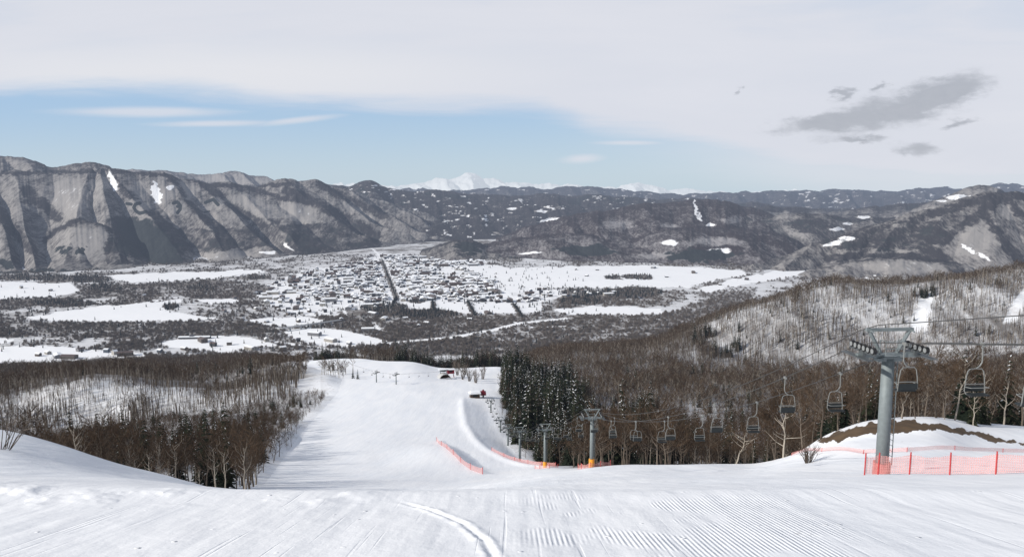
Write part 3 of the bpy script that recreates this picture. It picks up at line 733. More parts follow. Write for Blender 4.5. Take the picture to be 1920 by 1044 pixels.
# ------------------------------------------------------------------ trees
def gen_bare(seed, h=12., spread=3.2, n1=11, n2=5, n3=5, w=.05, lean=.4, fork=.35, tr=.17):
    rg = np.random.default_rng(seed)
    T, C = MB(), MB()
    pts = [np.zeros(3)]
    top = h * rg.uniform(.72, .85)
    lx, ly = rg.normal(0, lean, 2)
    for k in range(1, 7):
        f = k / 6
        pts.append(np.array([lx * f + rg.normal(0, .09) * k * .5, ly * f + rg.normal(0, .09) * k * .5, top * f]))
    T.tube([pts[0] - (0, 0, .8)] + pts, [tr * 1.15] + [tr * (1 - .82 * k / 6) for k in range(7)], 6, cap=False)
    def at(f):
        k = min(int(f * 6), 5); g = f * 6 - k
        return pts[k] * (1 - g) + pts[k + 1] * g
    for i in range(n1):
        f = fork + (1 - fork) * (i + rg.random() * .6) / n1
        a = rg.uniform(0, 2 * math.pi)
        L = spread * (1.15 - .55 * f) * rg.uniform(.75, 1.25)
        rise = h * rg.uniform(.14, .26)
        p0 = at(min(f, .99)); d = np.array((math.cos(a), math.sin(a), 0))
        lp = [p0, p0 + d * L * .42 + (0, 0, rise * .3), p0 + d * L * .75 + (0, 0, rise * .68) + rg.normal(0, .12, 3), p0 + d * L + (0, 0, rise * 1.15) + rg.normal(0, .15, 3)]
        r0 = tr * (.55 - .3 * f)
        T.tube(lp, [r0, r0 * .7, r0 * .45, r0 * .2], 4, cap=False)
        for j in range(n2):
            g = .25 + .75 * (j + rg.random()) / n2
            kk = min(int(g * 3), 2); gg = g * 3 - kk
            q0 = lp[kk] * (1 - gg) + lp[kk + 1] * gg
            e = d * rg.uniform(.2, .9) + np.array((-d[1], d[0], 0)) * rg.normal(0, .8) + np.array((0, 0, rg.uniform(.3, 1.1)))
            e /= np.linalg.norm(e); L2 = rg.uniform(.8, 1.9) * h / 12
            q1 = q0 + e * L2
            C.ribbon(q0, q1, w * 1.5, w * .8)
            for k in range(n3):
                o = q0 + (q1 - q0) * rg.uniform(.25, 1.0)
                e2 = e + rg.normal(0, .55, 3) + (0, 0, .25); e2 /= np.linalg.norm(e2)
                C.ribbon(o, o + e2 * rg.uniform(.5, 1.3) * h / 12, w, w * .4)
    return T, C

def gen_conifer(seed, h=16., R=2.6, snowy=.045, levels=17, nb=9):  # whorls of drooping branches
    rg = np.random.default_rng(seed)
    T, C, S = MB(), MB(), MB()
    T.tube([(0, 0, -1), (0, 0, h * .5), (0, 0, h * .97)], [.22, .13, .02], 6, cap=False)
    for l in range(levels):
        f = (l + rg.random() * .5) / levels
        z = h * (.06 + .93 * f)
        r = R * (1 - f) ** .85 * rg.uniform(.8, 1.15) + .15
        n = max(4, int(nb * (1 - .5 * f)))
        for b in range(n):
            if rg.random() < .1: continue
            a = 2 * math.pi * (b + rg.random() * .8) / n
            rr = r * rg.uniform(.65, 1.2); d = np.array((math.cos(a), math.sin(a), 0)); e = np.array((-d[1], d[0], 0))
            droop = rg.uniform(.15, .4)
            for k in range(3):
                g0, g1 = k / 3, (k + 1.25) / 3
                c0 = d * rr * g0 + (0, 0, z - droop * rr * g0 ** 1.4); c1 = d * rr * min(g1, 1.08) + (0, 0, z - droop * rr * g1 ** 1.4)
                w0 = rr * .32 * (1 - .35 * g0); w1 = rr * .34 * (1 - .8 * min(g1, 1))
                t = rg.normal(0, .22)
                C.face([c0 - e * w0 + (0, 0, -t * w0), c0 + e * w0 + (0, 0, t * w0), c1 + e * w1 + (0, 0, t * w1 - .12), c1 - e * w1 + (0, 0, -t * w1 - .12)])
                for q in range(2):
                    o = c0 + (c1 - c0) * rg.random(); ee = d * rg.uniform(.2, 1) + e * rg.choice((-1, 1)) * rg.uniform(.4, 1)
                    tip = o + ee * rr * .3 + (0, 0, -rr * rg.uniform(.05, .22))
                    w = rr * .07 + .05
                    C.face([o + (0, 0, w), o - (0, 0, w), tip])
            if rg.random() < max(snowy, .5 if len(S.f) < 60 and f > .3 and b == 0 else 0):
                g = rg.uniform(.35, .85); c = d * rr * g + (0, 0, z - droop * rr * g ** 1.4 + .1); w = rg.uniform(.09, .22)
                u1 = d * w * 2.2 + (0, 0, -w * .9); u2 = e * w * .7
                up = np.array((0, 0, w * .5))
                S.face([c - u1, c - u2, c + up]); S.face([c - u2, c + u1, c + up]); S.face([c + u1, c + u2, c + up]); S.face([c + u2, c - u1, c + up])
    return T, C, S

BARE, BARE_FAR, CONI = [], [], []
specs = [(12, 3.4, 12, 6, 5), (13, 2.6, 12, 5, 5), (10.5, 3.0, 11, 6, 5), (14, 3.6, 13, 6, 5), (11, 2.2, 10, 5, 5), (12.5, 3.0, 12, 5, 6)]
for k, (h, sp, a, b, c) in enumerate(specs):
    T, C = gen_bare(100 + k, h, sp, a, b, c, .055)
    BARE.append((T.mesh('trunk', M['palebark'] if k == 4 else M['bark']), C.mesh('crown', M['twig'])))
for k in range(4):
    T, C = gen_bare(200 + k, 10.5 + k * .6, 2.4 + .25 * k, 7, 4, 3, .12, tr=.19)
    BARE_FAR.append((T.mesh('trunk', M['palebark'] if k % 2 else M['bark']), C.mesh('crown', M['twig'])))
for k in range(4):
    T, C, S = gen_conifer(300 + k, 14 + 1.6 * k, 2.3 + .25 * k)
    CONI.append((T.mesh('trunk', M['bark']), C.mesh('crown', M['needle']), S.mesh('snow_load', M['treesnow'])))

def gen_pole(seed, h=10.):
    rg = np.random.default_rng(seed); T, C = MB(), MB()
    lx, ly = rg.normal(0, .25, 2)
    pts = [np.array((lx * f + rg.normal(0, .06), ly * f + rg.normal(0, .06), h * f)) for f in (0, .3, .6, .92)]
    T.tube([pts[0] - (0, 0, .8)] + pts, [.24, .22, .18, .12, .03], 5, cap=False)
    for i in range(9):
        f = rg.uniform(.35, .95); p = pts[0] + (pts[-1] - pts[0]) * f; a = rg.uniform(0, 6.28)
        L = (1.15 - f) * rg.uniform(1.2, 2.6); q = p + (math.cos(a) * L * .55, math.sin(a) * L * .55, L * rg.uniform(.7, 1.3))
        C.ribbon(p, q, .14, .07)
        for k in range(2):
            o = p + (q - p) * rg.uniform(.3, 1); C.ribbon(o, o + rg.normal(0, .35, 3) + (0, 0, .8), .09, .05)
    return T, C
POLE = []
for k in range(4):
    T, C = gen_pole(250 + k, 9.5 + k * .9)
    POLE.append((T.mesh('trunk', M['palebark'] if k == 2 else M['bark']), C.mesh('crown', M['twig'])))

def sample(umin, umax, ymin, ymax, dens, seed, cond=None, clump=None):
    rg = np.random.default_rng(seed)
    s0, s1 = (umin - 960) / F / .978, (umax - 960) / F / .978
    area = abs(s1 - s0) * (ymax ** 2 - ymin ** 2) / 2
    n = int(area * dens)
    y = np.sqrt(rg.uniform(ymin ** 2, ymax ** 2, n)); x = rg.uniform(s0, s1, n) * y
    if clump:
        k = vnoise(x / clump[0], y / clump[0], seed) > clump[1]; x, y = x[k], y[k]
    if cond is not None:
        k = cond(x, y, uu(x, y)); x, y = x[k], y[k]
    return x, y
pl_u = lambda y: np.interp(y, PL[:, 0], PL[:, 1]) - 3 + 13 * fbm(y / 17, y * 0 + 3, 71, 4)
pr_u = lambda y: np.interp(y, PR[:, 0], PR[:, 1])
bare_pts, coni_pts = [], []           # (x, y, zone, scale)
def add(lst, xy, zone, s0=.8, s1=1.15):
    X_, Y_ = np.asarray(xy[0], float), np.asarray(xy[1], float)
    k_ = .62 + .75 * vnoise(X_ / 26, Y_ / 26, 123) if len(X_) else []
    if zone == 'left': k_ = k_ * (1 - .38 * smooth(230, 420, Y_))
    for x, y, k in zip(X_, Y_, k_): lst.append((float(x), float(y), zone, float(random.uniform(s0, s1) * k * random.choice((1, 1, 1, .8, .65)))))
# wood left of the run (dense, falls away to the left)
add(bare_pts, sample(-260, 640, 100, 450, .075, 1, lambda x, y, u: (u < pl_u(y) - 4) & ((vnoise(x / 16, y / 16, 55) > .22) | (pl_u(y) - u < 40))), 'left', .42, .76)
add(coni_pts, sample(-100, 600, 110, 430, .005, 2, lambda x, y, u: (u < pl_u(y) - 25), (40, .45)), 'left', .45, .75)
add(coni_pts, sample(150, 420, 230, 330, .012, 3, lambda x, y, u: (u < pl_u(y) - 60), (30, .5)), 'left', .45, .75)
for q_, (u_, Y_, n_, r_) in enumerate(((290, 190, 9, 7), (315, 205, 7, 6), (375, 260, 8, 6), (205, 210, 9, 9), (240, 250, 8, 8), (450, 300, 6, 7), (555, 400, 6, 7), (150, 230, 8, 10), (500, 330, 4, 5))):
    g_ = np.random.default_rng(800 + q_); cx_, cy_ = (u_ - 960) / F / .978 * Y_, Y_
    add(coni_pts, (cx_ + g_.normal(0, r_ * .6, n_), cy_ + g_.normal(0, r_, n_)), 'left', .5, .78)
# trunks on the pale face, sparse
add(bare_pts, sample(-260, 560, 452, 520, .26, 4), 'face', .5, .8)
add(bare_pts, sample(-260, 520, 452, 515, .06, 41, lambda x, y, u: (np.abs(u - 250 + (y - 480) * .6) < 26) | (u < 70) | (np.abs(u - 395) < 14)), 'leftfar', .5, .75)
# wood on the crest and down to the valley at left
add(bare_pts, sample(-320, 590, 520, 1750, .024, 5, lambda x, y, u: (u < 575 - smooth(600, 900, y) * 0)), 'leftfar')
add(coni_pts, sample(-320, 570, 530, 1300, .0012, 6, None, (90, .5)), 'leftfar', .5, .9)
# island of trees on the left edge of the run and line of trees behind its end
add(bare_pts, sample(600, 665, 520, 600, .02, 7, lambda x, y, u: u < 660 - (y - 520) * .3), 'island', .6, .9)
add(bare_pts, sample(590, 975, 700, 850, .045, 8, lambda x, y, u: y > 705 + 0 * u), 'behind', .9, 1.25)
add(coni_pts, sample(590, 960, 700, 820, .045, 9, None, (30, .30)), 'behind', .75, 1.2)
add(bare_pts, sample(590, 960, 850, 1500, .012, 10), 'behindfar')
# wood right of the run
edge = lambda y: np.interp(y, [133, 200, 240, 300, 380, 520, 700], [1120, 1050, 1010, 965, 945, 940, 955])
add(bare_pts, sample(940, 1560, 136, 470, .055, 11, lambda x, y, u: (u > edge(y) + 8) & ~((u < 1112) & (y > 195)) & (vnoise(x / 18, y / 18, 56) > .2)), 'right', .6, 1.0)
add(bare_pts, sample(1480, 2150, 104, 470, .045, 12, lambda x, y, u: (u > 1560) | (y > 150)), 'right', .6, .95)
add(bare_pts, sample(945, 2200, 470, 840, .048, 13, lambda x, y, u: (u > edge(y)) & ~((u < 1085) & (y < 600)) & (vnoise(x / 24, y / 24, 57) > .2)), 'rightfar')
add(bare_pts, sample(960, 1330, 840, 1700, .034, 14, lambda x, y, u: u > 955), 'rightfar')
add(coni_pts, sample(930, 1115, 198, 620, .046, 15, lambda x, y, u: (u > edge(y) + 4 + 16 * fbm(y / 14, y * 0, 72, 3)) & (u < 1100 - (y > 430) * 30 + 90 * fbm(x / 22, y / 22, 73, 3)), (22, .24)), 'right', .75, 1.5)
add(bare_pts, sample(930, 1115, 198, 620, .016, 151, lambda x, y, u: (u > edge(y) - 4)), 'right', .7, 1.15)
add(coni_pts, sample(1085, 1225, 215, 430, .030, 161, None, (20, .45)), 'right', .6, 1.15)
add(coni_pts, sample(1070, 1230, 380, 460, .045, 16, None, (25, .25)), 'right', .8, 1.15)
add(coni_pts, sample(1110, 1560, 165, 420, .009, 17, None, (40, .5)), 'right', .6, 1.0)
add(coni_pts, sample(1550, 1660, 112, 170, .05, 18), 'bank', .55, .75)
add(coni_pts, sample(1790, 2150, 106, 200, .045, 19, None, (20, .3)), 'bank', .45, .68)
add(coni_pts, sample(1150, 1900, 450, 830, .004, 20, None, (60, .5)), 'rightfar', .6, .9)
# sunlit hill
add(bare_pts, sample(1225, 2250, 845, 1010, .10, 21, lambda x, y, u: ((np.abs(u - 1722 + 8 * np.sin(y * .05)) > 17 * (.45 + 1.0 * vnoise(y / 7, x / 9, 66))) | (y < 908) | (y > 982)) & ((np.abs(u - 1893 - (y - 925) * .5) > 12) | (y < 905))), 'hill', .75, 1.15)
add(bare_pts, sample(1160, 2250, 1010, 1500, .034, 22), 'hillback', .8, 1.1)
add(coni_pts, sample(1295, 1385, 890, 965, .03, 23, None, (25, .4)), 'hill', .8, 1.2)
add(coni_pts, sample(1700, 1745, 980, 1000, .03, 231), 'hill', .7, 1.0)
add(coni_pts, sample(1240, 1900, 860, 1100, .0010, 24), 'hill', .5, .8)
def shown(p): return -60 < uu(p[0], p[1]) < 1980

ZONE_B = {
 'left': ('bare brown tree in the dense wood left of the ski run', 'bare trees in the wood left of the run'),
 'right': ('bare brown tree in the wood right of the chairlift line', 'bare trees in the wood right of the lift'),
 'face': ('bare tree on the pale snowy face beyond the left wood', 'trees on the pale left face'),
}
ZONE_C = {
 'left': ('small dark evergreen among the bare trees left of the ski run', 'evergreens in the left wood'),
 'right': ('dark snow flecked evergreen in the clump right of the ski run', 'evergreens right of the run'),
 'bank': ('snow flecked evergreen growing on the bank behind the big lift tower', 'evergreens on the right bank'),
 'behind': ('dark evergreen in the tree line behind the lower end of the ski run', 'evergreens behind the end of the run'),
 'leftfar': ('dark evergreen on the wooded crest at left', 'evergreens on the left crest'),
 'rightfar': ('dark evergreen in the far right wood', 'evergreens in the far right wood'),
 'hill': ('dark evergreen on the pale sunlit hill', 'evergreens on the sunlit hill'),
}
def zs(pts):
    return H(np.array([p[0] for p in pts]), np.array([p[1] for p in pts]))
def single_trees(pts, protos, parts, name, zones, cat):
    z = zs(pts)
    for (x, y, zone, sc), zz in zip(pts, z):
        k = random.randrange(len(protos))
        lab, grp = zones.get(zone, zones['right'])
        e = empty(name, (x, y, float(zz) - .15), random.uniform(0, 6.28), lab, cat, grp)
        e.scale = (sc, sc, sc * random.uniform(.92, 1.12))
        for pn, me in zip(parts, protos[k]): mesh_ob(pn, me, e)
bare_in = [p for p in bare_pts if shown(p)]; bare_in.sort(key=lambda p: p[1] / p[3])
coni_in = [p for p in coni_pts if shown(p)]; coni_in.sort(key=lambda p: p[1] / p[3])
NB, NC = 285, 285
single_trees(bare_in[:NB], BARE, ('trunk', 'crown'), 'bare_tree', ZONE_B, 'tree')
single_trees(coni_in[:NC], CONI, ('trunk', 'crown', 'snow_load'), 'conifer_tree', ZONE_C, 'tree')
taken = set(id(p) for p in bare_in[:NB]) | set(id(p) for p in coni_in[:NC])

def scatter(name, P3, protos, scales, label, cat):
    """one stuff object: points carrying instances of tree meshes"""
    n = len(P3)
    me = bpy.data.meshes.new(name)
    me.vertices.add(n); me.vertices.foreach_set('co', np.asarray(P3, np.float32).ravel())
    rg = np.random.default_rng(len(P3))
    for nm, dt, val in (('rot', 'FLOAT', rg.uniform(0, 6.28, n)), ('scl', 'FLOAT', np.asarray(scales)), ('kind_index', 'INT', rg.integers(0, len(protos), n))):
        at = me.attributes.new(nm, dt, 'POINT'); at.data.foreach_set('value', val.astype(np.float32 if dt == 'FLOAT' else np.int32))
    for pr in protos:
        for m_ in pr:
            for mm in m_.materials:
                if mm.name not in [q.name for q in me.materials]: me.materials.append(mm)
    o = bpy.data.objects.new(name, me); COL.objects.link(o)
    tag(o, label, cat, kind='stuff')
    ng = bpy.data.node_groups.new(name + '_scatter', 'GeometryNodeTree')
    ng.interface.new_socket('Geometry', in_out='INPUT', socket_type='NodeSocketGeometry')
    ng.interface.new_socket('Geometry', in_out='OUTPUT', socket_type='NodeSocketGeometry')
    N, L = ng.nodes, ng.links
    gi = N.new('NodeGroupInput'); go = N.new('NodeGroupOutput')
    out = N.new('GeometryNodeJoinGeometry')
    def named(nm, dt):
        q = N.new('GeometryNodeInputNamedAttribute'); q.data_type = dt; q.inputs[0].default_value = nm
        return q.outputs[0]
    m2p = N.new('GeometryNodeMeshToPoints'); L.new(gi.outputs[0], m2p.inputs[0])
    rot = N.new('ShaderNodeCombineXYZ'); L.new(named('rot', 'FLOAT'), rot.inputs[2])
    for k, pr in enumerate(protos):
        j = N.new('GeometryNodeJoinGeometry')
        for src in pr:
            oi = N.new('GeometryNodeObjectInfo'); oi.transform_space = 'ORIGINAL'
            oi.inputs['Object'].default_value = SRC[src.name]
            oi.inputs['As Instance'].default_value = False
            L.new(oi.outputs['Geometry'], j.inputs[0])
        inst = N.new('GeometryNodeInstanceOnPoints')
        L.new(m2p.outputs[0], inst.inputs['Points']); 
        ci = N.new('FunctionNodeCompare'); ci.data_type = 'INT'; ci.operation = 'EQUAL'
        L.new(named('kind_index', 'INT'), ci.inputs[2]); ci.inputs[3].default_value = k
        L.new(ci.outputs[0], inst.inputs['Selection'])
        L.new(j.outputs[0], inst.inputs['Instance'])
        L.new(rot.outputs[0], inst.inputs['Rotation']); L.new(named('scl', 'FLOAT'), inst.inputs['Scale'])
        L.new(inst.outputs[0], out.inputs[0])
    L.new(out.outputs[0], go.inputs[0])
    md = o.modifiers.new('scatter', 'NODES'); md.node_group = ng
    return o
SRC = {}
for ob in list(COL.objects):
    if ob.type == 'MESH' and ob.data.name not in SRC: SRC[ob.data.name] = ob
# every far-tree mesh also stands as one real tree so that it can be repeated
def anchor(meshes, parts, name, x, y, z, lab, cat, grp):
    e = empty(name, (x, y, z), 0, lab, cat, grp)
    for pn, me in zip(parts, meshes):
        SRC[me.name] = mesh_ob(pn, me, e)
def stand(u, v, Y): 
    x, y = XY(u, v, Y); return x, y, zscalar(x, y) - .1
for k, pr in enumerate(BARE_FAR):
    anchor(pr, ('trunk', 'crown'), 'bare_tree', *stand(620 + 14 * k, 700, 540 + 8 * k), 'bare tree in the small island of trees on the left edge of the run', 'tree', 'trees in the island beside the run')
for k, pr in enumerate(POLE):
    anchor(pr, ('trunk', 'crown'), 'bare_tree', *stand(1500 + 60 * k, 600, 935 + 6 * k), 'slim bare tree on the pale sunlit hill at right', 'tree', 'slim trees on the sunlit hill')
for k, pr in enumerate(BARE):
    if pr[0].name not in SRC: anchor(pr, ('trunk', 'crown'), 'bare_tree', *stand(900, 700, 560), 'bare tree behind the lower lift station', 'tree', 'trees behind the lower station')
for k, pr in enumerate(CONI):
    if pr[0].name not in SRC: anchor(pr, ('trunk', 'crown', 'snow_load'), 'conifer_tree', *stand(650, 700, 560), 'evergreen beside the run', 'tree', 'trees in the island beside the run')

rest_b = [p for p in bare_pts if id(p) not in taken]
rest_c = [p for p in coni_pts if id(p) not in taken]
def sc_obj(name, pts, protos, label, cat):
    if not pts: return
    z = zs(pts) - .2
    scatter(name, np.array([(p[0], p[1], zz) for p, zz in zip(pts, z)]), protos, [p[3] for p in pts], label, cat)
sc_obj('forest', [p for p in rest_b if p[1] < 430], BARE, 'bare brown woodland on both sides of the ski run', 'forest')
PZ = ('hill', 'face')
sc_obj('hillside_forest', [p for p in rest_b if p[1] >= 430 and p[2] in PZ], POLE, 'slim bare trees standing on the pale snowy hillsides', 'forest')
sc_obj('distant_forest', [p for p in rest_b if p[1] >= 430 and p[2] not in PZ], BARE_FAR, 'bare brown woodland covering the farther slopes', 'forest')
sc_obj('conifer_wood', rest_c, CONI, 'scattered dark evergreens among the bare woodland', 'forest')

# scrub and clumps on the valley floor
def gen_scrub(seed, h=8., w=5.):
    rg = np.random.default_rng(seed); C = MB()
    for i in range(26):
        a = rg.uniform(0, 6.28); r = w / 2 * rg.random() ** .5; hh = h * rg.uniform(.5, 1) * (1 - .4 * (r / w * 2) ** 2)
        p = np.array((math.cos(a) * r, math.sin(a) * r, -.3)); q = p * 1.15 + (0, 0, hh)
        C.ribbon(p, q, .34, .5); 
        for k in range(3):
            o = p + (q - p) * rg.uniform(.4, .9); C.ribbon(o, o + rg.normal(0, 1, 3) + (0, 0, 1.2), .4, .2)
    return C
def gen_spire(seed, h=11., w=4.):
    rg = np.random.default_rng(seed); C = MB()
    for l in range(9):
        f = l / 9
        for b in range(6):
            a = rg.uniform(0, 6.28); r = w / 2 * (1 - f) * rg.uniform(.7, 1.2) + .2; d = np.array((math.cos(a), math.sin(a), 0)); e = np.array((-d[1], d[0], 0))
            z = h * f + .5
            C.face([(0, 0, z + h * .14), d * r - e * r * .5 + (0, 0, z - .6), d * r + e * r * .5 + (0, 0, z - .6)])
    return C
SCRUB = [(gen_scrub(400 + k, 7 + k, 5 + k).mesh('scrub_clump', M['scrubtwig']),) for k in range(3)]
SPIRE = [(gen_spire(410 + k, 10 + 2 * k, 4 + .5 * k).mesh('crown', M['needlefar']),) for k in range(2)]
def fl(u, v):
    x, y = floor_pt(u, v); return float(x), float(y), FLOOR + .3
anchor(SCRUB[0], ('crown',), 'scrub_tree', *fl(905, 596), 'lone grey scrub tree between the field rows beside the river', 'tree', 'scrub trees by the river')
anchor(SCRUB[1], ('crown',), 'scrub_tree', *fl(935, 597), 'lone grey scrub tree between the field rows beside the river', 'tree', 'scrub trees by the river')
anchor(SCRUB[2], ('crown',), 'scrub_tree', *fl(1010, 594), 'lone grey scrub tree between the field rows beside the river', 'tree', 'scrub trees by the river')
for k in range(2): anchor(SPIRE[k], ('crown',), 'conifer_tree', *fl(745 + 4 * k, 572), 'dark evergreen at the near end of the dark railway strip', 'tree', 'evergreens at the end of the strip')
rg = np.random.default_rng(5)
n = 60000
U = rg.uniform(-150, 1600, n); V = 478 + (700 - 478) * rg.random(n) ** 1.3
X, Y = floor_pt(U, V)
keepw = rg.random(n) < np.clip(6.0 * (Y / 3000) ** 2, 0, 1)
sn, _ = floor_fields(U, V, X, Y)
twn = in_poly(U, V, TOWN)
k = (keepw | (sn < .35)) & (sn < .75) & ((rg.random(n) < np.clip(.95 - sn, .1, 1))) & ~twn
k |= twn & (rg.random(n) < .035)
X, Y, V, U = X[k], Y[k], V[k], U[k]
scatter('valley_scrub', np.stack([X, Y, np.full(X.shape, FLOOR - .3)], -1), SCRUB, rg.uniform(.6, 1.5, len(X)), 'grey leafless scrub and hedges over the valley floor', 'scrub')
pts = []
for cu, cv, ru, rv in DARKSPOT + [(1545,505,10,3)]:
    m = int(ru * rv * .35) + 6
    a = rg.uniform(0, 6.28, m); r = np.sqrt(rg.random(m))
    pts += list(zip(cu + ru * r * np.cos(a), cv + rv * r * np.sin(a)))
for row, w in DARKROWS:
    for q in np.linspace(0, 1, 60):
        i = min(int(q * (len(row) - 1)), len(row) - 2); f = q * (len(row) - 1) - i
        pts.append((row[i][0] * (1 - f) + row[i + 1][0] * f + rg.normal(0, .8), row[i][1] * (1 - f) + row[i + 1][1] * f))
for _ in range(350): pts.append((rg.uniform(0, 1150), rg.uniform(520, 665)))
for _ in range(420): pts.append((rg.uniform(520, 1080), rg.uniform(488, 590)))
pts = np.array(pts); X, Y = floor_pt(pts[:, 0], pts[:, 1])
scatter('valley_conifers', np.stack([X, Y, np.full(X.shape, FLOOR - .3)], -1), SPIRE, rg.uniform(.7, 1.5, len(X)), 'dark evergreen clumps and windbreaks on the plain', 'trees')

# ------------------------------------------------------------------ houses in the town
def house_mesh(k):
    rg = np.random.default_rng(500 + k); m = MB()
    w, l, h = rg.uniform(7, 10), rg.uniform(8, 14), rg.uniform(3.5, 6); r = rg.uniform(1.5, 3); o = .5
    if k % 6 == 5: w, l, h, r = 14, 30, 6, 2.0
    a, b = w / 2, l / 2
    m.face([(-a, -b, -1), (a, -b, -1), (a, -b, h), (0, -b, h + r), (-a, -b, h)]); m.face([(a, b, -1), (-a, b, -1), (-a, b, h), (0, b, h + r), (a, b, h)])
    m.face([(a, -b, -1), (a, b, -1), (a, b, h), (a, -b, h)]); m.face([(-a, b, -1), (-a, -b, -1), (-a, -b, h), (-a, b, h)])
    s = r / a
    for sg in (-1, 1):
        e = [(sg * (a + o), -b - o, h - s * o + .15), (sg * (a + o), b + o, h - s * o + .15), (0, b + o, h + r + .15), (0, -b - o, h + r + .15)]
        m.face(e if sg > 0 else e[::-1], 1)
        e2 = [(p[0], p[1], p[2] + .35) for p in e]
        m.face(e2 if sg > 0 else e2[::-1], 1)
        m.face([e[0], e[1], e2[1], e2[0]], 1); m.face([e[0], e2[0], e2[3], e[3]], 1); m.face([e[1], e[2], e2[2], e2[1]], 1)
    for z in (1.2, 3.6):
        if z + 1.2 > h: break
        for yy in np.arange(-b + 1.2, b - 1.5, 2.6):
            for sg in (-1, 1):
                q = [(sg * (a + .03), yy, z), (sg * (a + .03), yy + 1.3, z), (sg * (a + .03), yy + 1.3, z + 1.1), (sg * (a + .03), yy, z + 1.1)]
                m.face(q if sg > 0 else q[::-1], 2)
        for xx in (-a * .5, a * .3):
            m.face([(xx, -b - .03, z), (xx + 1.3, -b - .03, z), (xx + 1.3, -b - .03, z + 1.1), (xx, -b - .03, z + 1.1)], 2)
    return m.mesh('house', [WALLS[k % 5], ROOFS[0] if rg.random() < .85 else ROOFS[1 + k % 2], M['glass']])
HOUSES = [house_mesh(k) for k in range(18)]
ax, ay = floor_pt(716, 490); bx, by = floor_pt(744, 558)
ang = math.atan2(by - ay, bx - ax)
hp = []
ca, sa = math.cos(ang), math.sin(ang)
for i in range(-160, 160):
    for j in range(-160, 160):
        if i % 5 == 0 or j % 4 == 0 and i % 2: continue
        a = i * 21 + rg.normal(0, 3.5); b = j * 23 + rg.normal(0, 4)
        x = 100 + a * ca - b * sa; y = 3400 + a * sa + b * ca
        hp.append((x, y))
hp = np.array(hp); u, v = proj(hp[:, 0], hp[:, 1], np.full(len(hp), FLOOR))
ok = in_poly(u, v, TOWN) & (v < 590) & (v > 474)
dens = fbm(hp[:, 0] / 160, hp[:, 1] / 200, 91, 3)
ok &= rg.random(len(hp)) < np.clip(.62 + dens * .9, .05, .95) * np.clip((1180 - u) / 300, .25, 1) * np.clip((u - 480) / 180, .25, 1) * np.where(v > 568, .5, 1)
for p in W_FIELDS: ok &= ~in_poly(u, v, p)
for row, w in DARKROWS:
    wp = [tuple(map(float, floor_pt(*q))) for q in row]; d, _, _ = poly_dist(hp[:, 0], hp[:, 1], wp); ok &= d > 24
for row, w, _ in ROADS:
    wp = [tuple(map(float, floor_pt(*q))) for q in row]; d, _, _ = poly_dist(hp[:, 0], hp[:, 1], wp); ok &= d > 14
hp = hp[ok]; hp = hp[np.argsort(hp[:, 1])]
farm = [(40,540),(95,545),(270,555),(420,585),(455,600),(500,605),(540,590),(610,585),(640,600),(690,620),(520,560),(480,548),(440,560),(560,640),(530,655),(400,648),(380,640),(660,575),(700,590),(720,600),(760,598),(880,600),(1000,556),(1200,560),(1350,535),(1400,525),(1640,520),(1660,522),(1680,518),(1300,512),(620,560),(595,570),(545,545),(72,668),(90,664),(108,670),(130,672),(200,660),(215,664),(235,666),(150,658),(360,634),(345,655),(430,646),(470,655),(500,640),(300,660),(590,628),(620,640),(655,645),(770,610),(785,612),(800,608),(900,590),(915,589),(1250,520),(1225,503),(1100,518),(1080,506),(1120,507),(560,604),(480,580),(520,575),(580,585)]
fp = np.array([floor_pt(*q) for q in farm]).reshape(-1, 2)
nh = 0
for (x, y) in fp:
    o = mesh_ob('house', random.choice(HOUSES)); o.location = (x, y, FLOOR + .6); o.rotation_euler = (0, 0, random.uniform(0, 3.1)); o.scale = (1.25,) * 3
    tag(o, 'snow roofed farmhouse standing in the open fields around the town', 'house', 'farmhouses in the valley fields')
for (x, y) in hp[:265]:
    o = mesh_ob('house', random.choice(HOUSES)); o.location = (x, y, FLOOR + .6); o.scale = (random.uniform(1.2, 1.7),) * 3; o.rotation_euler = (0, 0, ang + random.choice((0, math.pi / 2)) + random.gauss(0, .06))
    tag(o, 'small snow roofed house in the streets of the valley town', 'house', 'houses of the valley town')
rest = hp[265:]
HSRC = [(h,) for h in HOUSES]
for ob in list(COL.objects):
    if ob.type == 'MESH' and ob.data.name not in SRC: SRC[ob.data.name] = ob
HSRC = [h for h in HSRC if h[0].name in SRC]
if len(rest):
    o = scatter('far_town_houses', np.stack([rest[:, 0], rest[:, 1], np.full(len(rest), FLOOR + .6)], -1), HSRC, rg.uniform(1.2, 1.8, len(rest)), 'crowded small houses at the far side of the valley town', 'houses')
    vals = (ang + rg.integers(0, 2, len(rest)) * math.pi / 2 + rg.normal(0, .06, len(rest))).astype(np.float32)
    o.data.attributes['rot'].data.foreach_set('value', vals)
print('counts: bare', len(bare_pts), 'conifer', len(coni_pts), 'houses', len(hp))

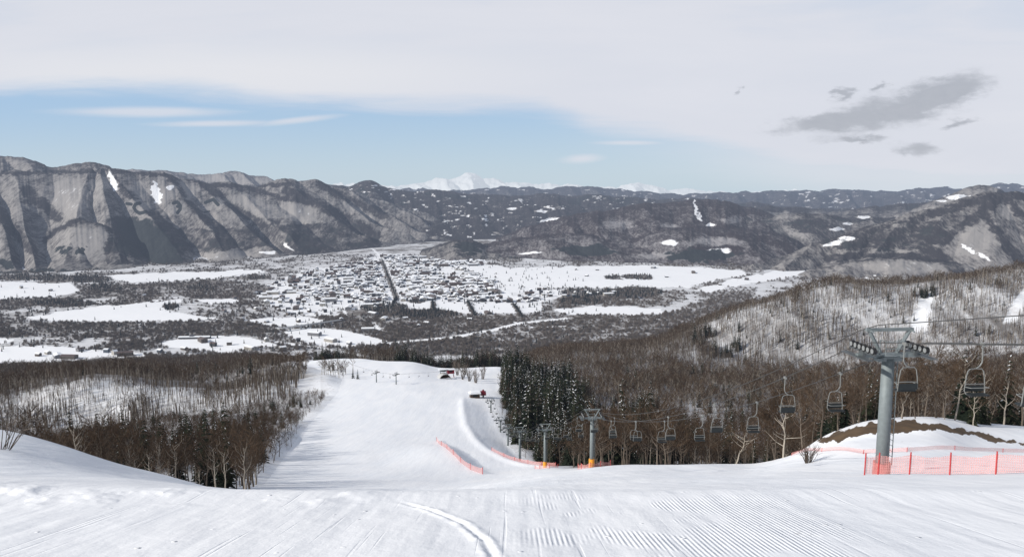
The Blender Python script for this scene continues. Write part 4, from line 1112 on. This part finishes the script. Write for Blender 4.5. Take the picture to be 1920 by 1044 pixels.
# long greenhouse, viaduct
x, y, z = fl(365, 634)
e = empty('farm_shed', (x, y, FLOOR), .1, 'long dark barn with a snowy roof in the fields at left', 'barn')
m = MB(); m.box((0, 0, 2.2), (86, 14, 4.6)); m.build('wall', WALLS[4], e)
m = MB()
m.face([(-44, -8, 4.6), (44, -8, 4.6), (44, 0, 7.2), (-44, 0, 7.2)]); m.face([(44, 8, 4.6), (-44, 8, 4.6), (-44, 0, 7.2), (44, 0, 7.2)]); m.face([(-44, -8, 4.6), (-44, 0, 7.2), (-44, 8, 4.6)]); m.face([(44, -8, 4.6), (44, 8, 4.6), (44, 0, 7.2)])
m.build('roof', M['roofsnow'], e)
(xa, ya), (xb, yb) = [tuple(map(float, floor_pt(*q))) for q in ((536, 620), (632, 606))]
L = math.hypot(xb - xa, yb - ya); th = math.atan2(yb - ya, xb - xa)
e = empty('road_viaduct', (xa, ya, FLOOR), th, 'grey road viaduct on piers crossing the snowy river flat', 'bridge')
m = MB(); m.box((L / 2, 0, 9), (L + 30, 11, 1.6)); m.build('deck', M['concrete'], e)
for sg in (-1, 1):
    m = MB(); m.box((L / 2, sg * 5.3, 10.3), (L + 30, .4, 1.1)); m.build('parapet', M['concrete'], e)
for k in range(5):
    m = MB(); m.box((L * (k + .4) / 5, 0, 3.6), (3, 7, 9.2)); m.build('pier', M['concrete'], e)

# ------------------------------------------------------------------ chairlift
LX = lambda y, off=0: 26.45 - .0922 * y + off
LDIR = math.atan2(-1, -.09) if False else math.atan(.09)      # heading of the line: rotate +Y by this
OFFL, OFFR = -1.6, 1.6
TW = [(45, 603, 650), (133, 763, 778), (194, 790, 802), (258, 800, 806), (305, 795, 800), (345, 786, 790), (413, 745, 749)]
def tower_proto(h, near):
    e = empty('lift_tower', (0, 0, 0), LDIR)
    e['h'] = h
    r = .375
    m = MB(); m.tube([(0, 0, -1), (0, 0, h * .5), (0, 0, h)], [r, r * .95, r * .88], 20); m.build('pole', M['steel'], e, True)
    m = MB()
    for x in (-.17, .17): m.tube([(.52 + 0 * x, x, .6), (.52, x, h + .3)], .028, 5)
    for k in range(int(h / .33)): m.tube([(.52, -.17, .8 + k * .33), (.52, .17, .8 + k * .33)], .016, 4)
    m.build('ladder', M['steel'], e)
    m = MB(); m.box((0, 0, h + .13), (3.9, .30, .26)); m.box((0, 0, h - .12), (1.5, .5, .2)); m.box((0, 0, h + .02), (1.0, .8, .1)); m.build('crossarm', M['steel'], e)
    m = MB()
    for sg in (-1, 1):
        m.tube([(sg * .5, 0, h + .25), (sg * 1.25, 0, h + 1.6)], .11, 6)
        m.tube([(sg * 1.25, -.0, h + 1.6), (sg * 1.25, -.5, h + 1.6)], .05, 5)
    m.box((0, 0, h + 1.66), (2.9, .2, .18)); m.build('gantry_frame', M['steel'], e)
    m = MB()
    m.box((-.25, -.75, h + .30), (1.2, .7, .05))
    for x in (-.8, .3):
        m.tube([(x, -1.05, h + .3), (x, -1.05, h + 1.15)], .025, 5)
        m.tube([(x, -.45, h + .3), (x, -.45, h + 1.15)], .025, 5); m.tube([(x, -.45, h + 1.15), (x, -1.05, h + 1.15)], .025, 5)
    for z in (.72, 1.15): m.tube([(-.8, -1.05, h + z), (.3, -1.05, h + z)], .025, 5)
    m.build('work_platform', M['steel'], e)
    for off in (OFFL, OFFR):
        m = MB(); 
        m.box((off, 0, h + .42), (.12, 2.7, .14)); m.box((off, 0, h + .25), (.2, .5, .3))
        m.box((off + (.35 if off > 0 else -.35), 0, h + .12), (.45, 2.8, .05))
        st = m.build('sheave_train', M['steel_dark'], e)
        for k in range(6):
            w = MB(); y = -1.15 + k * .46
            w.tube([(off - .09, y, h + .62), (off + .09, y, h + .62)], .21, 14, 0)
            w.tube([(off - .11, y, h + .62), (off + .11, y, h + .62)], .145, 12, 1)
            w.build('sheave_wheel', [M['rubber'], M['wheel']], st)
    return e
ordn = ['first', 'second', 'third', 'fourth', 'fifth', 'sixth', 'seventh', 'eighth', 'ninth', 'tenth', 'eleventh', 'twelfth', 'thirteenth', 'fourteenth', 'fifteenth', 'sixteenth', 'seventeenth', 'eighteenth', 'nineteenth', 'twentieth']
anch = []
for i, (y, vtop, vsh) in enumerate(TW):
    x = LX(y); zg = zscalar(x, y)
    zsh = -float(qv(vsh)) * y
    h = max(5.5, zsh - .62 - zg)
    e = tower_proto(h, i == 0)
    e.location = (x, y, zg)
    lab = ['big grey steel lift tower with red foot behind the pink net', 'grey lift tower with orange foot standing on the snow at centre right', 'grey lift tower with orange foot, next one down the line from the centre one'][i] if i < 3 else '%s small lift tower down the line beside the dark evergreens' % ordn[i]
    tag(e, lab, 'lift tower', 'chairlift towers down the right side of the run')
    if i < 3:
        m = MB(); m.tube([(0, 0, -.3), (0, 0, .75 if i == 0 else 1.6)], .50, 20); m.build('foot_pad', M['redpad'] if i == 0 else M['orange'], e)
    zc = zg + h + .62 + .27
    anch.append((x, y, zc, zg + h + 1.8))
# behind the camera and at the lower station the cables run on
START = (LX(-60), -60, anch[0][2] + 105 * .235, anch[0][3] + 105 * .26)
END = (LX(455), 455, -float(qv(738)) * 455, -float(qv(738)) * 455 + 1)
NODES = [START] + anch + [END]
def cable_z(y, c=2):
    for a, b in zip(NODES[:-1], NODES[1:]):
        if a[1] <= y <= b[1]:
            t = (y - a[1]) / (b[1] - a[1]); L_ = b[1] - a[1]
            sag = 2.9 * (L_ / 88.) ** 2 * (1 if a is not START else .3)
            return a[c] * (1 - t) + b[c] * t - 4 * sag * t * (1 - t)
    return NODES[-1][c]
for off, nm, lab in ((OFFL, 'lift_cable', 'steel haul cable on the left side of the lift towers'), (OFFR, 'lift_cable', 'steel haul cable on the right side of the lift towers')):
    m = MB(); ys = np.concatenate([np.arange(-60, 140, 2.0), np.arange(140, 456, 4.0)])
    m.tube([(LX(y, off), y, cable_z(y)) for y in ys], .028, 5)
    tag(m.build(nm, M['cable']), lab, 'cable')
m = MB(); m.tube([(LX(y, -1.2), y, cable_z(y, 3) + .1) for y in ys], .026, 5)
tag(m.build('signal_cable', M['cable']), 'thin dark signal cable over the tops of the lift towers', 'cable')

def chair_proto():
    e = empty('lift_chair', (0, 0, 0))
    m = MB()                                           # grip and bent hanger
    m.box((0, 0, .0), (.12, .34, .16)); 
    m.tube([(0, 0, 0), (.02, 0, -.55), (.02, 0, -.95), (-.10, 0, -1.15), (-.30, 0, -1.28)], .034, 8); m.build('hanger', M['chairframe'], e)
    m = MB()
    loop = [(-.30, 0, -1.28), (-.62, 0, -1.30), (-.74, 0, -1.42), (-.82, 0, -1.9), (-.86, .0, -2.45), (-.80, -.1, -2.62), (-.7, -.4, -2.66)]
    m.tube(loop, .026, 8); m.tube([(-.30, 0, -1.28), (.02, 0, -1.30), (.14, 0, -1.42), (.22, 0, -1.9), (.26, 0, -2.45), (.20, -.1, -2.62), (.1, -.4, -2.66)], .026, 8)
    m.tube([(-.82, 0, -2.1), (.22, 0, -2.1)], .022, 6)
    m.build('frame', M['chairframe'], e)
    m = MB(); m.tube([(-.84, 0, -2.25), (-.80, -.42, -2.2), (.2, -.42, -2.2), (.24, 0, -2.25)], .022, 6); m.build('safety_bar', M['chairframe'], e)
    m = MB(); m.box((-.3, -.24, -2.60), (1.04, .46, .07)); m.build('seat', M['seat'], e)
    m = MB(); m.box((-.3, .04, -2.34), (1.04, .05, .32)); m.build('backrest', M['seat'], e)
    return e
chair0 = chair_proto(); first = True
tag(chair0, None, 'lift chair', 'empty chairs hanging on the chairlift')
ci = 0
for side, off, y0, rot in (('right', OFFR, 39.4, 0), ('left', OFFL, 32.0, math.pi)):
    k = 0; y = y0
    while y < 440:
        o = chair0 if ci == 0 else copy_tree(chair0)
        ci += 1
        o.location = (LX(y, off), y, cable_z(y) - .03); o.rotation_euler = (0, 0, LDIR + rot)
        if k < 9: o['label'] = '%s empty chair from the front on the %s cable of the lift' % (ordn[k], side)
        else: o['label'] = 'tiny empty chair far down the %s cable beside the dark evergreens' % side
        k += 1; y += 13.9 if side == 'right' else (8.8 if k == 1 else 14.0)

# lower station of the main lift: snow covered hut and red machine; second lift across the run's end
def at_uvY(u, v, Y):
    x, y = XY(u, v, Y); return x, y, zscalar(x, y)
x, y, z = at_uvY(890, 752, 448)
e = empty('lift_station', (x, y, z), .25, 'low snow capped lift hut at the bottom of the lift line', 'lift station')
m = MB(); m.box((0, 0, 1.3), (5.5, 4, 2.8)); m.build('wall', M['wood'], e)
m = MB(); m.box((0, -2.03, 1.6), (2.6, .06, 1.2)); m.build('window', M['glass'], e)
m = MB(); m.box((0, 0, 3.0), (6.6, 5.2, .7)); m.box((.3, .2, 3.5), (5.4, 4.2, .4)); m.build('roof', M['roofsnow'], e)
x, y, z = at_uvY(906, 748, 452)
e = empty('lift_drive', (x, y, z), .1, 'dark red lift machinery cover at the bottom of the lift line', 'machine')
m = MB(); m.tube([(0, 0, -.5), (0, 0, 2.2)], .5, 10); m.build('post', M['steel_dark'], e)
m = MB(); m.box((0, 0, 2.6), (3.2, 4.2, 1.6)); m.box((0, 0, 3.6), (1.3, 2.6, 1.0)); m.tube([(0, 0, 4.0), (0, 0, 4.8)], .35, 8); m.build('hood', M['redpaint'], e)
m = MB(); m.tube([(0, 0, 1.5), (0, 0, 1.75)], 1.9, 22); m.build('bullwheel', M['steel_dark'], e)
x, y, z = at_uvY(833, 716, 540)
e = empty('lift_station', (x, y, z), .35, 'arched snow covered lift terminal at the end of the run', 'lift station')
m = MB(); pr = []
for k in range(11):
    a = math.pi * k / 10; pr.append((-4.2 * math.cos(a), 3.6 * math.sin(a)))
for k in range(10):
    (a0, b0), (a1, b1) = pr[k], pr[k + 1]
    m.face([(a0, -3, b0), (a1, -3, b1), (a1, 4, b1), (a0, 4, b0)])
m.build('arched_shelter', M['concrete'], e)
m = MB(); m.face([(a, 1.5, b) for a, b in pr]); m.build('back_wall', M['wood'], e)
m = MB(); m.box((.3, 3, 5.6), (6.5, 3.0, .5)); 
for sx in (-2, 2.4): m.tube([(sx, 3, 0), (sx, 3, 5.5)], .25, 8)
m.build('drive_frame', M['steel'], e)
m = MB(); m.tube([(.3, 3, 4.7), (.3, 3, 5.0)], 2.0, 20); m.build('bullwheel', M['steel_dark'], e)
m = MB(); m.box((.3, 3, 6.05), (7.0, 3.4, .4)); m.build('roof', M['roofsnow'], e)
x, y, z = at_uvY(845, 708, 552)
e = empty('equipment_cabin', (x, y, z + .3), .2, 'dark red cabin on legs beside the lift terminal', 'cabin')
m = MB(); m.box((0, 0, 4.2), (5.2, 3.2, 2.8)); m.build('body', M['redpaint'], e)
for sx in (-2.2, 2.2):
    m = MB(); m.tube([(sx * .8, 0, 3), (sx * 1.15, 0, -.5)], .25, 8); m.build('leg', M['redpaint'], e)
m = MB(); m.box((0, -1.63, 4.5), (2.4, .06, 1.1)); m.build('window', M['glass'], e)
m = MB(); m.box((0, 0, 5.8), (5.8, 3.8, .4)); m.build('roof', M['roofsnow'], e)
t2 = []
for k, (u, v, Y, lab) in enumerate(((706, 728, 500, 'left of the two small lift towers across the lower run'), (743, 733, 490, 'right of the two small lift towers across the lower run'))):
    x, y, z = at_uvY(u, v, Y)
    e = empty('small_lift_tower', (x, y, z), 1.15, lab, 'lift tower', 'small lift towers across the lower run')
    h = 6.2
    m = MB(); m.tube([(0, 0, -.5), (0, 0, h)], [.38, .28], 10); m.build('pole', M['steel'], e, True)
    m = MB(); m.box((0, 0, h), (4.6, .4, .4)); m.build('crossarm', M['steel_dark'], e)
    m = MB()
    for sg in (-1, 1): m.tube([(sg * .3, 0, h), (sg * 1.4, 0, h + 1.5)], .14, 6)
    m.box((0, 0, h + 1.5), (3.0, .3, .2)); m.build('gantry_frame', M['steel_dark'], e)
    for sg in (-1, 1):
        m = MB(); m.box((sg * 2.2, 0, h + .2), (.3, 2.6, .45)); m.build('sheave_train', M['steel_dark'], e)
    t2.append((x, y, z + h + .4))
xs, ys_, zs_ = at_uvY(833, 716, 543)
line2 = [np.array((t2[0][0] * 2 - t2[1][0] - 8, t2[0][1] * 2 - t2[1][1] + 12, t2[0][2] + 1.0)), np.array(t2[0]), np.array(t2[1]), np.array((xs, ys_, zs_ + 4.8))]
m = MB(); m.tube(line2, .05, 5); tag(m.build('lift_cable', M['cable']), 'thin cable of the small lift across the lower run', 'cable')
for a, b, f in ((0, 1, .55), (0, 1, .85), (1, 2, .35), (1, 2, .7), (2, 3, .25), (2, 3, .45), (2, 3, .65)):
    p = line2[a] * (1 - f) + line2[b] * f
    o = copy_tree(chair0); o.location = p; o.rotation_euler = (0, 0, 1.2 + (0 if f > .5 else math.pi))
    tag(o, 'tiny empty chair of the small lift across the lower run', 'lift chair', 'chairs of the small lower lift')

# ------------------------------------------------------------------ nets
def net(name, pts, h, label, posts=True, step=None, sag=.12, top=None, matn='net', prad=.04):
    """pts: ground points; a net strung between posts at each of them"""
    P0 = np.array(pts[0], float)
    e = empty(name, tuple(P0), 0, label, 'safety net')
    me = bpy.data.meshes.new('netting'); vs, fs, uv = [], [], []
    acc = 0; prev = None
    dense = []
    for a, b in zip(pts[:-1], pts[1:]):
        for k in range(8):
            t = k / 8; x = a[0] * (1 - t) + b[0] * t; y = a[1] * (1 - t) + b[1] * t
            hh = h * (1 - sag * 4 * t * (1 - t) * random.uniform(.8, 1.2))
            dense.append((x, y, hh))
    dense.append((pts[-1][0], pts[-1][1], h))
    for (x, y, hh) in dense:
        z = zscalar(x, y)
        if prev: acc += math.hypot(x - prev[0], y - prev[1])
        prev = (x, y)
        wob = random.uniform(-.03, .03)
        for f in (0, .5, 1):
            vs.append((x - P0[0], y - P0[1] + wob * (f > 0), z - P0[2] + .06 + hh * f)); uv.append((acc, hh * f))
    for i in range(len(dense) - 1):
        for j in range(2):
            a = i * 3 + j; fs.append((a, a + 3, a + 4, a + 1))
    me.from_pydata(vs, [], fs); me.update(); me.materials.append(M[matn])
    ul = me.uv_layers.new(name='UVMap')
    for l in me.loops: ul.data[l.index].uv = uv[l.vertex_index]
    mesh_ob('netting', me, e)
    for (x, y, *_) in pts:
        z = zscalar(x, y); m = MB(); lx, ly = random.uniform(-.05, .05), random.uniform(-.05, .05)
        m.tube([(x - P0[0], y - P0[1] - .03, z - P0[2] - .4), (x - P0[0] + lx, y - P0[1] - .03 + ly, z - P0[2] + h * 1.18)], prad, 8)
        m.build('post', M['redpost'], e)
    return e
def gp(u, v, Y): return at_uvY(u, v, Y)
net('safety_net', [gp(1620, 893, 43), gp(1645, 893, 43), gp(1704, 893, 42.6), gp(1780, 893, 42), gp(1866, 893, 41), gp(1960, 893, 40), gp(2060, 893, 39)], 1.12, 'pink red safety net on red posts in front of the big lift tower')
net('safety_net', [gp(u, 850, Y) for u, Y in ((1484, 104), (1540, 88), (1618, 76), (1700, 74), (1790, 76), (1880, 80), (1980, 82))], .42, 'long low pink net across the snow hollow at right', sag=.05, prad=.03)
net('safety_net', [gp(*q) for q in ((819, 825, 285), (828, 838, 264), (838, 850, 244), (850, 862, 226), (864, 873, 208), (882, 883, 192), (905, 888, 180))], 1.5, 'orange red net down the bank in the middle of the run', prad=.07)
net('safety_net', [gp(*q) for q in ((922, 846, 258), (945, 856, 238), (965, 862, 226), (990, 866, 214), (1015, 869, 205), (1042, 872, 198))], 1.1, 'pale red net along the berm beside the lift line', prad=.06)
net('safety_net', [gp(1084, 880, 131), gp(1090, 887, 127), gp(1106, 890, 125), gp(1126, 888, 127), gp(1145, 884, 131)], .9, 'pink net around the orange foot of the centre lift tower', sag=.3, prad=.05)
net('safety_net', [gp(1003, 876, 190), gp(1012, 879, 186), gp(1030, 879, 185), (gp(1046, 876, 190))], .9, 'pink net around the orange foot of the next lift tower down', sag=.3, prad=.06)

# ------------------------------------------------------------------ single trees one can point at
def big_tree(u, v, Y, seed, h, spread, lab, tr=.16, fork=.3, lean=.6, n=(14, 8, 7), bark=None):
    bark = bark or ('palebark' if seed % 3 == 0 else 'bark'); spread *= .85; tr *= .85
    x, y, z = gp(u, v, Y)
    T, C = gen_bare(seed, h, spread, *n, .045, lean, fork, tr)
    e = empty('bare_tree', (x, y, z - .1), 0, lab, 'tree')
    T.build('trunk', M[bark], e); C.build('crown', M['twig'], e)
big_tree(1232, 874, 132, 901, 12.5, 4.6, 'spreading pale bare tree right of the centre lift tower', .22, .25)
big_tree(1247, 874, 131, 902, 9.5, 2.4, 'slim bare tree just right of the spreading pale tree', .13)
big_tree(1380, 872, 128, 903, 9.0, 3.8, 'leaning bare tree at the wood edge with arching limbs', .16, .3, 2.2)
big_tree(1437, 872, 125, 904, 12.0, 1.8, 'tall thin birch at the wood edge left of the snow hollow', .12, .35, .2)
big_tree(1452, 872, 124, 905, 12.5, 2.0, 'right one of the two tall thin birches left of the snow hollow', .12, .35, .2)
big_tree(1468, 871, 120, 906, 9.5, 3.6, 'forked bare tree at the right end of the wood edge', .19, .22, .8)
big_tree(1175, 874, 133, 907, 11.0, 2.8, 'thin bare tree between the centre lift tower and spreading tree', .13)
big_tree(1330, 873, 130, 908, 10.0, 2.8, 'bare tree with thin crown at the middle of the wood edge', .14)
big_tree(1690, 790, 104, 909, 5.5, 1.2, 'short pale bare trunk on the bank right of the big tower', .10, .5)
big_tree(1716, 790, 104, 910, 7.2, 1.2, 'taller pale bare trunk on the bank right of the big tower', .10, .5)
big_tree(1755, 790, 108, 911, 11.5, 4.2, 'wide branching pale tree on the bank right of the big tower', .18, .35)
big_tree(1790, 792, 110, 912, 11.0, 3.6, 'second branching pale tree on the bank, toward the right edge', .17, .35)
big_tree(1540, 815, 104, 913, 10.5, 3.8, 'bare tree on the left end of the snowy bank', .16, .3)
big_tree(1505, 840, 110, 914, 11, 3.0, 'slender bare tree at the corner of the bank and the wood', .13, .3)
def shrub(u, v, Y, seed, h, w, n, lab, lean=(0, 0), th=.02, mat='scrubtwig'):
    rg = np.random.default_rng(seed); x, y, z = gp(u, v, Y)
    e = empty('bare_shrub', (x, y, z - .05), 0, lab, 'shrub')
    S, C = MB(), MB()
    for i in range(n):
        a = rg.uniform(0, 6.28); r = w * .5 * rg.uniform(.3, 1)
        p = np.array((math.cos(a) * .1 * w, math.sin(a) * .1 * w, -.1)); q = np.array((math.cos(a) * r + lean[0] * h, math.sin(a) * r + lean[1] * h, h * rg.uniform(.55, 1)))
        mid = (p + q) / 2 + (0, 0, h * .1) + rg.normal(0, .05 * w, 3)
        S.tube([p, mid, q], [th, th * .7, th * .3], 4, cap=False)
        for k in range(7):
            o = mid + (q - mid) * rg.random(); C.ribbon(o, o + (q - p) / np.linalg.norm(q - p) * h * .22 + rg.normal(0, h * .12, 3), th * .9, th * .4)
    S.build('stem', M['bark'], e); C.build('twigs', M[mat], e); return e
shrub(1515, 872, 78, 31, 1.9, 2.2, 34, 'small dark leafless bush alone on the snow left of the pink nets', th=.03, mat='twig')
shrub(4, 862, 19, 32, 1.05, 1.5, 13, 'bare twigs of a shrub on the snow hump at the left edge', lean=(.25, 0), th=.014)
for k, (u, v, Y) in enumerate(((868, 712, 540), (880, 716, 530), (892, 720, 520), (872, 700, 575), (905, 712, 545), (858, 704, 570))):
    tag(shrub(u, v, Y, 40 + k, 9.5, 7, 16, 'tall leafless bush in the cluster right of the arched lift terminal', th=.12), group='bushes right of the lift terminal')
for k, (u, v, Y, s) in enumerate(((662, 714, 520, .62), (671, 716, 515, .5), (617, 690, 575, .5), (625, 690, 572, .55))):
    x, y, z = gp(u, v, Y); e = empty('conifer_tree', (x, y, z - .1), k, ['taller of the two small evergreens in the island beside the run', 'shorter of the two small evergreens in the island beside the run', 'left evergreen top behind the island of bare trees', 'right evergreen top behind the island of bare trees'][k], 'tree')
    e.scale = (s * .8, s * .8, s)
    for pn, me in zip(('trunk', 'crown', 'snow_load'), CONI[k]): mesh_ob(pn, me, e)

# ------------------------------------------------------------------ sky, sun, camera
SUN_EL, = (math.radians(29),)
sx, sy = -.90, -.44
nl = math.hypot(sx, sy); sx /= nl; sy /= nl
to_sun = np.array((sx * math.cos(SUN_EL), sy * math.cos(SUN_EL), math.sin(SUN_EL)))
sun = bpy.data.lights.new('sun', 'SUN'); sun.energy = 4.7; sun.angle = math.radians(.6); sun.color = (1, .955, .88)
so = bpy.data.objects.new('sun', sun); COL.objects.link(so)
from mathutils import Vector
so.rotation_euler = Vector(tuple(to_sun)).to_track_quat('Z', 'Y').to_euler(); so.location = (-40, -20, 60)

w = bpy.data.worlds.new('World'); scene.world = w; w.use_nodes = True
nt = w.node_tree; nt.nodes.clear(); t = NT(nt)
sky = t.n('ShaderNodeTexSky'); sky.sky_type = 'NISHITA'; sky.sun_disc = False
sky.sun_elevation = SUN_EL; sky.sun_rotation = math.atan2(sx, sy)
sky.altitude = 500; sky.air_density = 1.0; sky.dust_density = .4; sky.ozone_density = 1.5
bg1 = t.n('ShaderNodeBackground'); t.link(sky.outputs[0], bg1.inputs[0]); bg1.inputs[1].default_value = .10
tc = t.n('ShaderNodeTexCoord'); d = tc.outputs['Generated']
sep = t.n('ShaderNodeSeparateXYZ'); t.link(d, sep.inputs[0])
yy = t.math('MAXIMUM', t.math('ABSOLUTE', sep.outputs[1]), .05)
s_ = t.math('DIVIDE', sep.outputs[0], yy); e_ = t.math('DIVIDE', sep.outputs[2], yy)
cmb = t.n('ShaderNodeCombineXYZ'); t.link(s_, cmb.inputs[0]); t.link(e_, cmb.inputs[1])
vec = cmb.outputs[0]
def ev(v): return float(-qv(v))
def sv(u): return (u - 960) / F
n1 = t.noise(t.mapping(vec, (2.2, 14, 1), loc=(3.1, 1.7, 0)), 1.0, 6, .55, .4)
n2 = t.noise(t.mapping(vec, (5, 45, 1), (0, 0, .03), (7.7, 2.2, 0)), 1.0, 6, .6, .5)
n3 = t.noise(t.mapping(vec, (18, 42, 1), (0, 0, -.2)), 1.0, 7, .62, .2)
# lower edge of the cloud sheet, as elevation over bearing
cur = t.n('ShaderNodeFloatCurve'); c = cur.mapping.curves[0]
edge_pts = [(-300, 178), (0, 180), (150, 172), (300, 172), (430, 182), (500, 196), (650, 202), (800, 208), (960, 206), (1050, 222), (1120, 248), (1250, 268), (1400, 300), (1600, 335), (2000, 345), (2400, 345)]
xs_ = [(sv(u) + 1) / 2 for u, v in edge_pts]; ysx = [ev(v) * 4 for u, v in edge_pts]
c.points[0].location = (0, ysx[0]); c.points[1].location = (1, ysx[-1])
for a, b in zip(xs_, ysx):
    if .001 < a < .999: c.points.new(a, b)
cur.mapping.update()
t.link(t.math('MULTIPLY', t.math('ADD', s_, 1.0), .5, clamp=True), cur.inputs['Value'])
edge = t.math('MULTIPLY', cur.outputs[0], .25)
dd = t.math('SUBTRACT', e_, edge)
dd = t.math('ADD', dd, t.math('MULTIPLY', t.math('SUBTRACT', n2, .5), .034))
cover = t.sstep(dd, -.012, .024)
soft = t.math('MULTIPLY', t.sstep(s_, .0, .45), t.sstep(dd, -.055, .01))
cover = t.math('MAXIMUM', cover, t.math('MULTIPLY', soft, .72))
def blob(u, v, ru, rv, rot=0, lo=.4, hi=1.1, nz=None, k=.8):
    a = math.radians(rot); cu, ce = sv(u), ev(v)
    dx = t.math('SUBTRACT', s_, cu); dy = t.math('SUBTRACT', e_, ce)
    x = t.math('ADD', t.math('MULTIPLY', dx, math.cos(a) / (ru / F)), t.math('MULTIPLY', dy, math.sin(a) / (ru / F)))
    y = t.math('ADD', t.math('MULTIPLY', dx, -math.sin(a) / (rv / F)), t.math('MULTIPLY', dy, math.cos(a) / (rv / F)))
    r = t.math('SQRT', t.math('ADD', t.math('MULTIPLY', x, x), t.math('MULTIPLY', y, y)))
    r = t.math('ADD', r, t.math('MULTIPLY', t.math('SUBTRACT', nz if nz is not None else n2, .5), k))
    return t.math('SUBTRACT', 1.0, t.sstep(r, lo, hi))
for args in ((290, 210, 190, 11, 0, .2, 1.2), (410, 232, 140, 7, 1, .2, 1.2), (560, 226, 90, 7, 6, .1, 1.2), (1175, 268, 85, 6, 0, .1, 1.2), (1090, 298, 45, 10, 3, .1, 1.3)):
    cover = t.math('MAXIMUM', cover, t.math('MULTIPLY', blob(*args), .75))
# haze whitening above the horizon
hz = t.math('SUBTRACT', 1.0, t.sstep(e_, -.02, .075))
cc = t.mix(n1, (.66, .69, .77), (.79, .79, .84))
warm = blob(420, 140, 620, 70, 0, .1, 1.3, n1, .6)
cc = t.mix(t.math('MULTIPLY', warm, .55), cc, (.86, .85, .86))
blue = t.math('MULTIPLY', t.math('SUBTRACT', 1.0, t.sstep(n1, .38, .55)), t.sstep(e_, .14, .24))
cc = t.mix(t.math('MULTIPLY', blue, .45), cc, (.58, .66, .79))
greyb = None; gsum = None
n4 = t.noise(t.mapping(vec, (60, 110, 1), (0, 0, -.2)), 1.0, 6, .65, .3)
n5 = t.noise(t.mapping(vec, (22, 60, 1), (0, 0, -.25), (3.3, 5.1, 0)), 1.0, 5, .6)
n6 = t.noise(t.mapping(vec, (20, 55, 1), (0, 0, -.25), (9.3, 2.1, 0)), 1.0, 5, .6)
sw_ = t.math('ADD', s_, t.math('MULTIPLY', t.math('SUBTRACT', n5, .5), .09)); ew_ = t.math('ADD', e_, t.math('MULTIPLY', t.math('SUBTRACT', n6, .5), .03))
for args in ((1660, 205, 150, 34, 14, .50, 1.0), (1520, 232, 105, 20, 7, .5, 1.05), (1760, 175, 85, 34, 16, .5, 1.05), (1718, 280, 58, 13, -3, .4, 1.15), (1795, 232, 40, 9, 14, .3, 1.15), (1565, 178, 26, 11, 20, .3, 1.2), (1637, 163, 18, 8, 10, .2, 1.2), (1380, 172, 13, 7, 20, .2, 1.2), (1600, 262, 60, 7, 0, .1, 1.6)):
    u_, v_, ru_, rv_, rot_ = args[:5]; aa = math.radians(rot_)
    dx = t.math('SUBTRACT', sw_, sv(u_)); dy = t.math('SUBTRACT', ew_, ev(v_))
    px = t.math('ADD', t.math('MULTIPLY', dx, math.cos(aa) / (ru_ / F)), t.math('MULTIPLY', dy, math.sin(aa) / (ru_ / F)))
    py = t.math('ADD', t.math('MULTIPLY', dx, -math.sin(aa) / (rv_ / F)), t.math('MULTIPLY', dy, math.cos(aa) / (rv_ / F)))
    g_ = t.math('EXPONENT', t.math('MULTIPLY', t.math('ADD', t.math('MULTIPLY', px, px), t.math('MULTIPLY', py, py)), -1.2))
    gsum = g_ if gsum is None else t.math('ADD', gsum, g_)
gf = t.math('ADD', gsum, t.math('ADD', t.math('MULTIPLY', t.math('SUBTRACT', n3, .5), .9), t.math('MULTIPLY', t.math('SUBTRACT', n4, .5), .6)))
greyb = t.math('MULTIPLY', t.sstep(gf, .18, 1.15), t.sstep(gsum, .05, .5))
cc = t.mix(t.math('MULTIPLY', greyb, .85), cc, t.mix(n4, (.37, .39, .44), (.46, .475, .52)))
cover = t.math('MAXIMUM', cover, greyb)
thin = t.math('MULTIPLY', t.math('SUBTRACT', 1.0, t.math('MULTIPLY', t.sstep(sep.outputs[2], .30, .75), .70)), t.math('SUBTRACT', 1.0, t.math('MULTIPLY', t.sstep(t.math('MULTIPLY', sep.outputs[1], -1.0), .0, .4), .4)))  # unseen cloud overhead and behind the camera thinned to lower the snow's fill light
cover = t.math('MULTIPLY', cover, thin)
bgc = t.n('ShaderNodeBackground'); t.link(cc, bgc.inputs[0]); bgc.inputs[1].default_value = 1.0
bgh = t.n('ShaderNodeBackground'); t.link(t.mix(t.sstep(e_, .0, .12), (.53, .655, .765), (.40, .575, .795)), bgh.inputs[0])
m1 = t.n('ShaderNodeMixShader'); t.link(t.math('MULTIPLY', t.math('SUBTRACT', 1.0, t.sstep(e_, .1, .5)), .88), m1.inputs[0]); t.link(bg1.outputs[0], m1.inputs[1]); t.link(bgh.outputs[0], m1.inputs[2])
m2 = t.n('ShaderNodeMixShader'); t.link(t.math('MULTIPLY', cover, .94), m2.inputs[0]); t.link(m1.outputs[0], m2.inputs[1]); t.link(bgc.outputs[0], m2.inputs[2])
ow = t.n('ShaderNodeOutputWorld'); t.link(m2.outputs[0], ow.inputs[0])

cam = bpy.data.cameras.new('camera'); cam.sensor_width = 36; cam.lens = F / 1920 * 36; cam.clip_start = .1; cam.clip_end = 120000
co = bpy.data.objects.new('camera', cam); COL.objects.link(co)
co.location = (0, 0, 0); co.rotation_euler = (math.pi / 2 - PITCH, 0, 0)
scene.camera = co
scene.view_settings.view_transform = 'Standard'; scene.view_settings.look = 'None'; scene.view_settings.exposure = 0
scene.cycles.max_bounces = 5; scene.cycles.transparent_max_bounces = 12
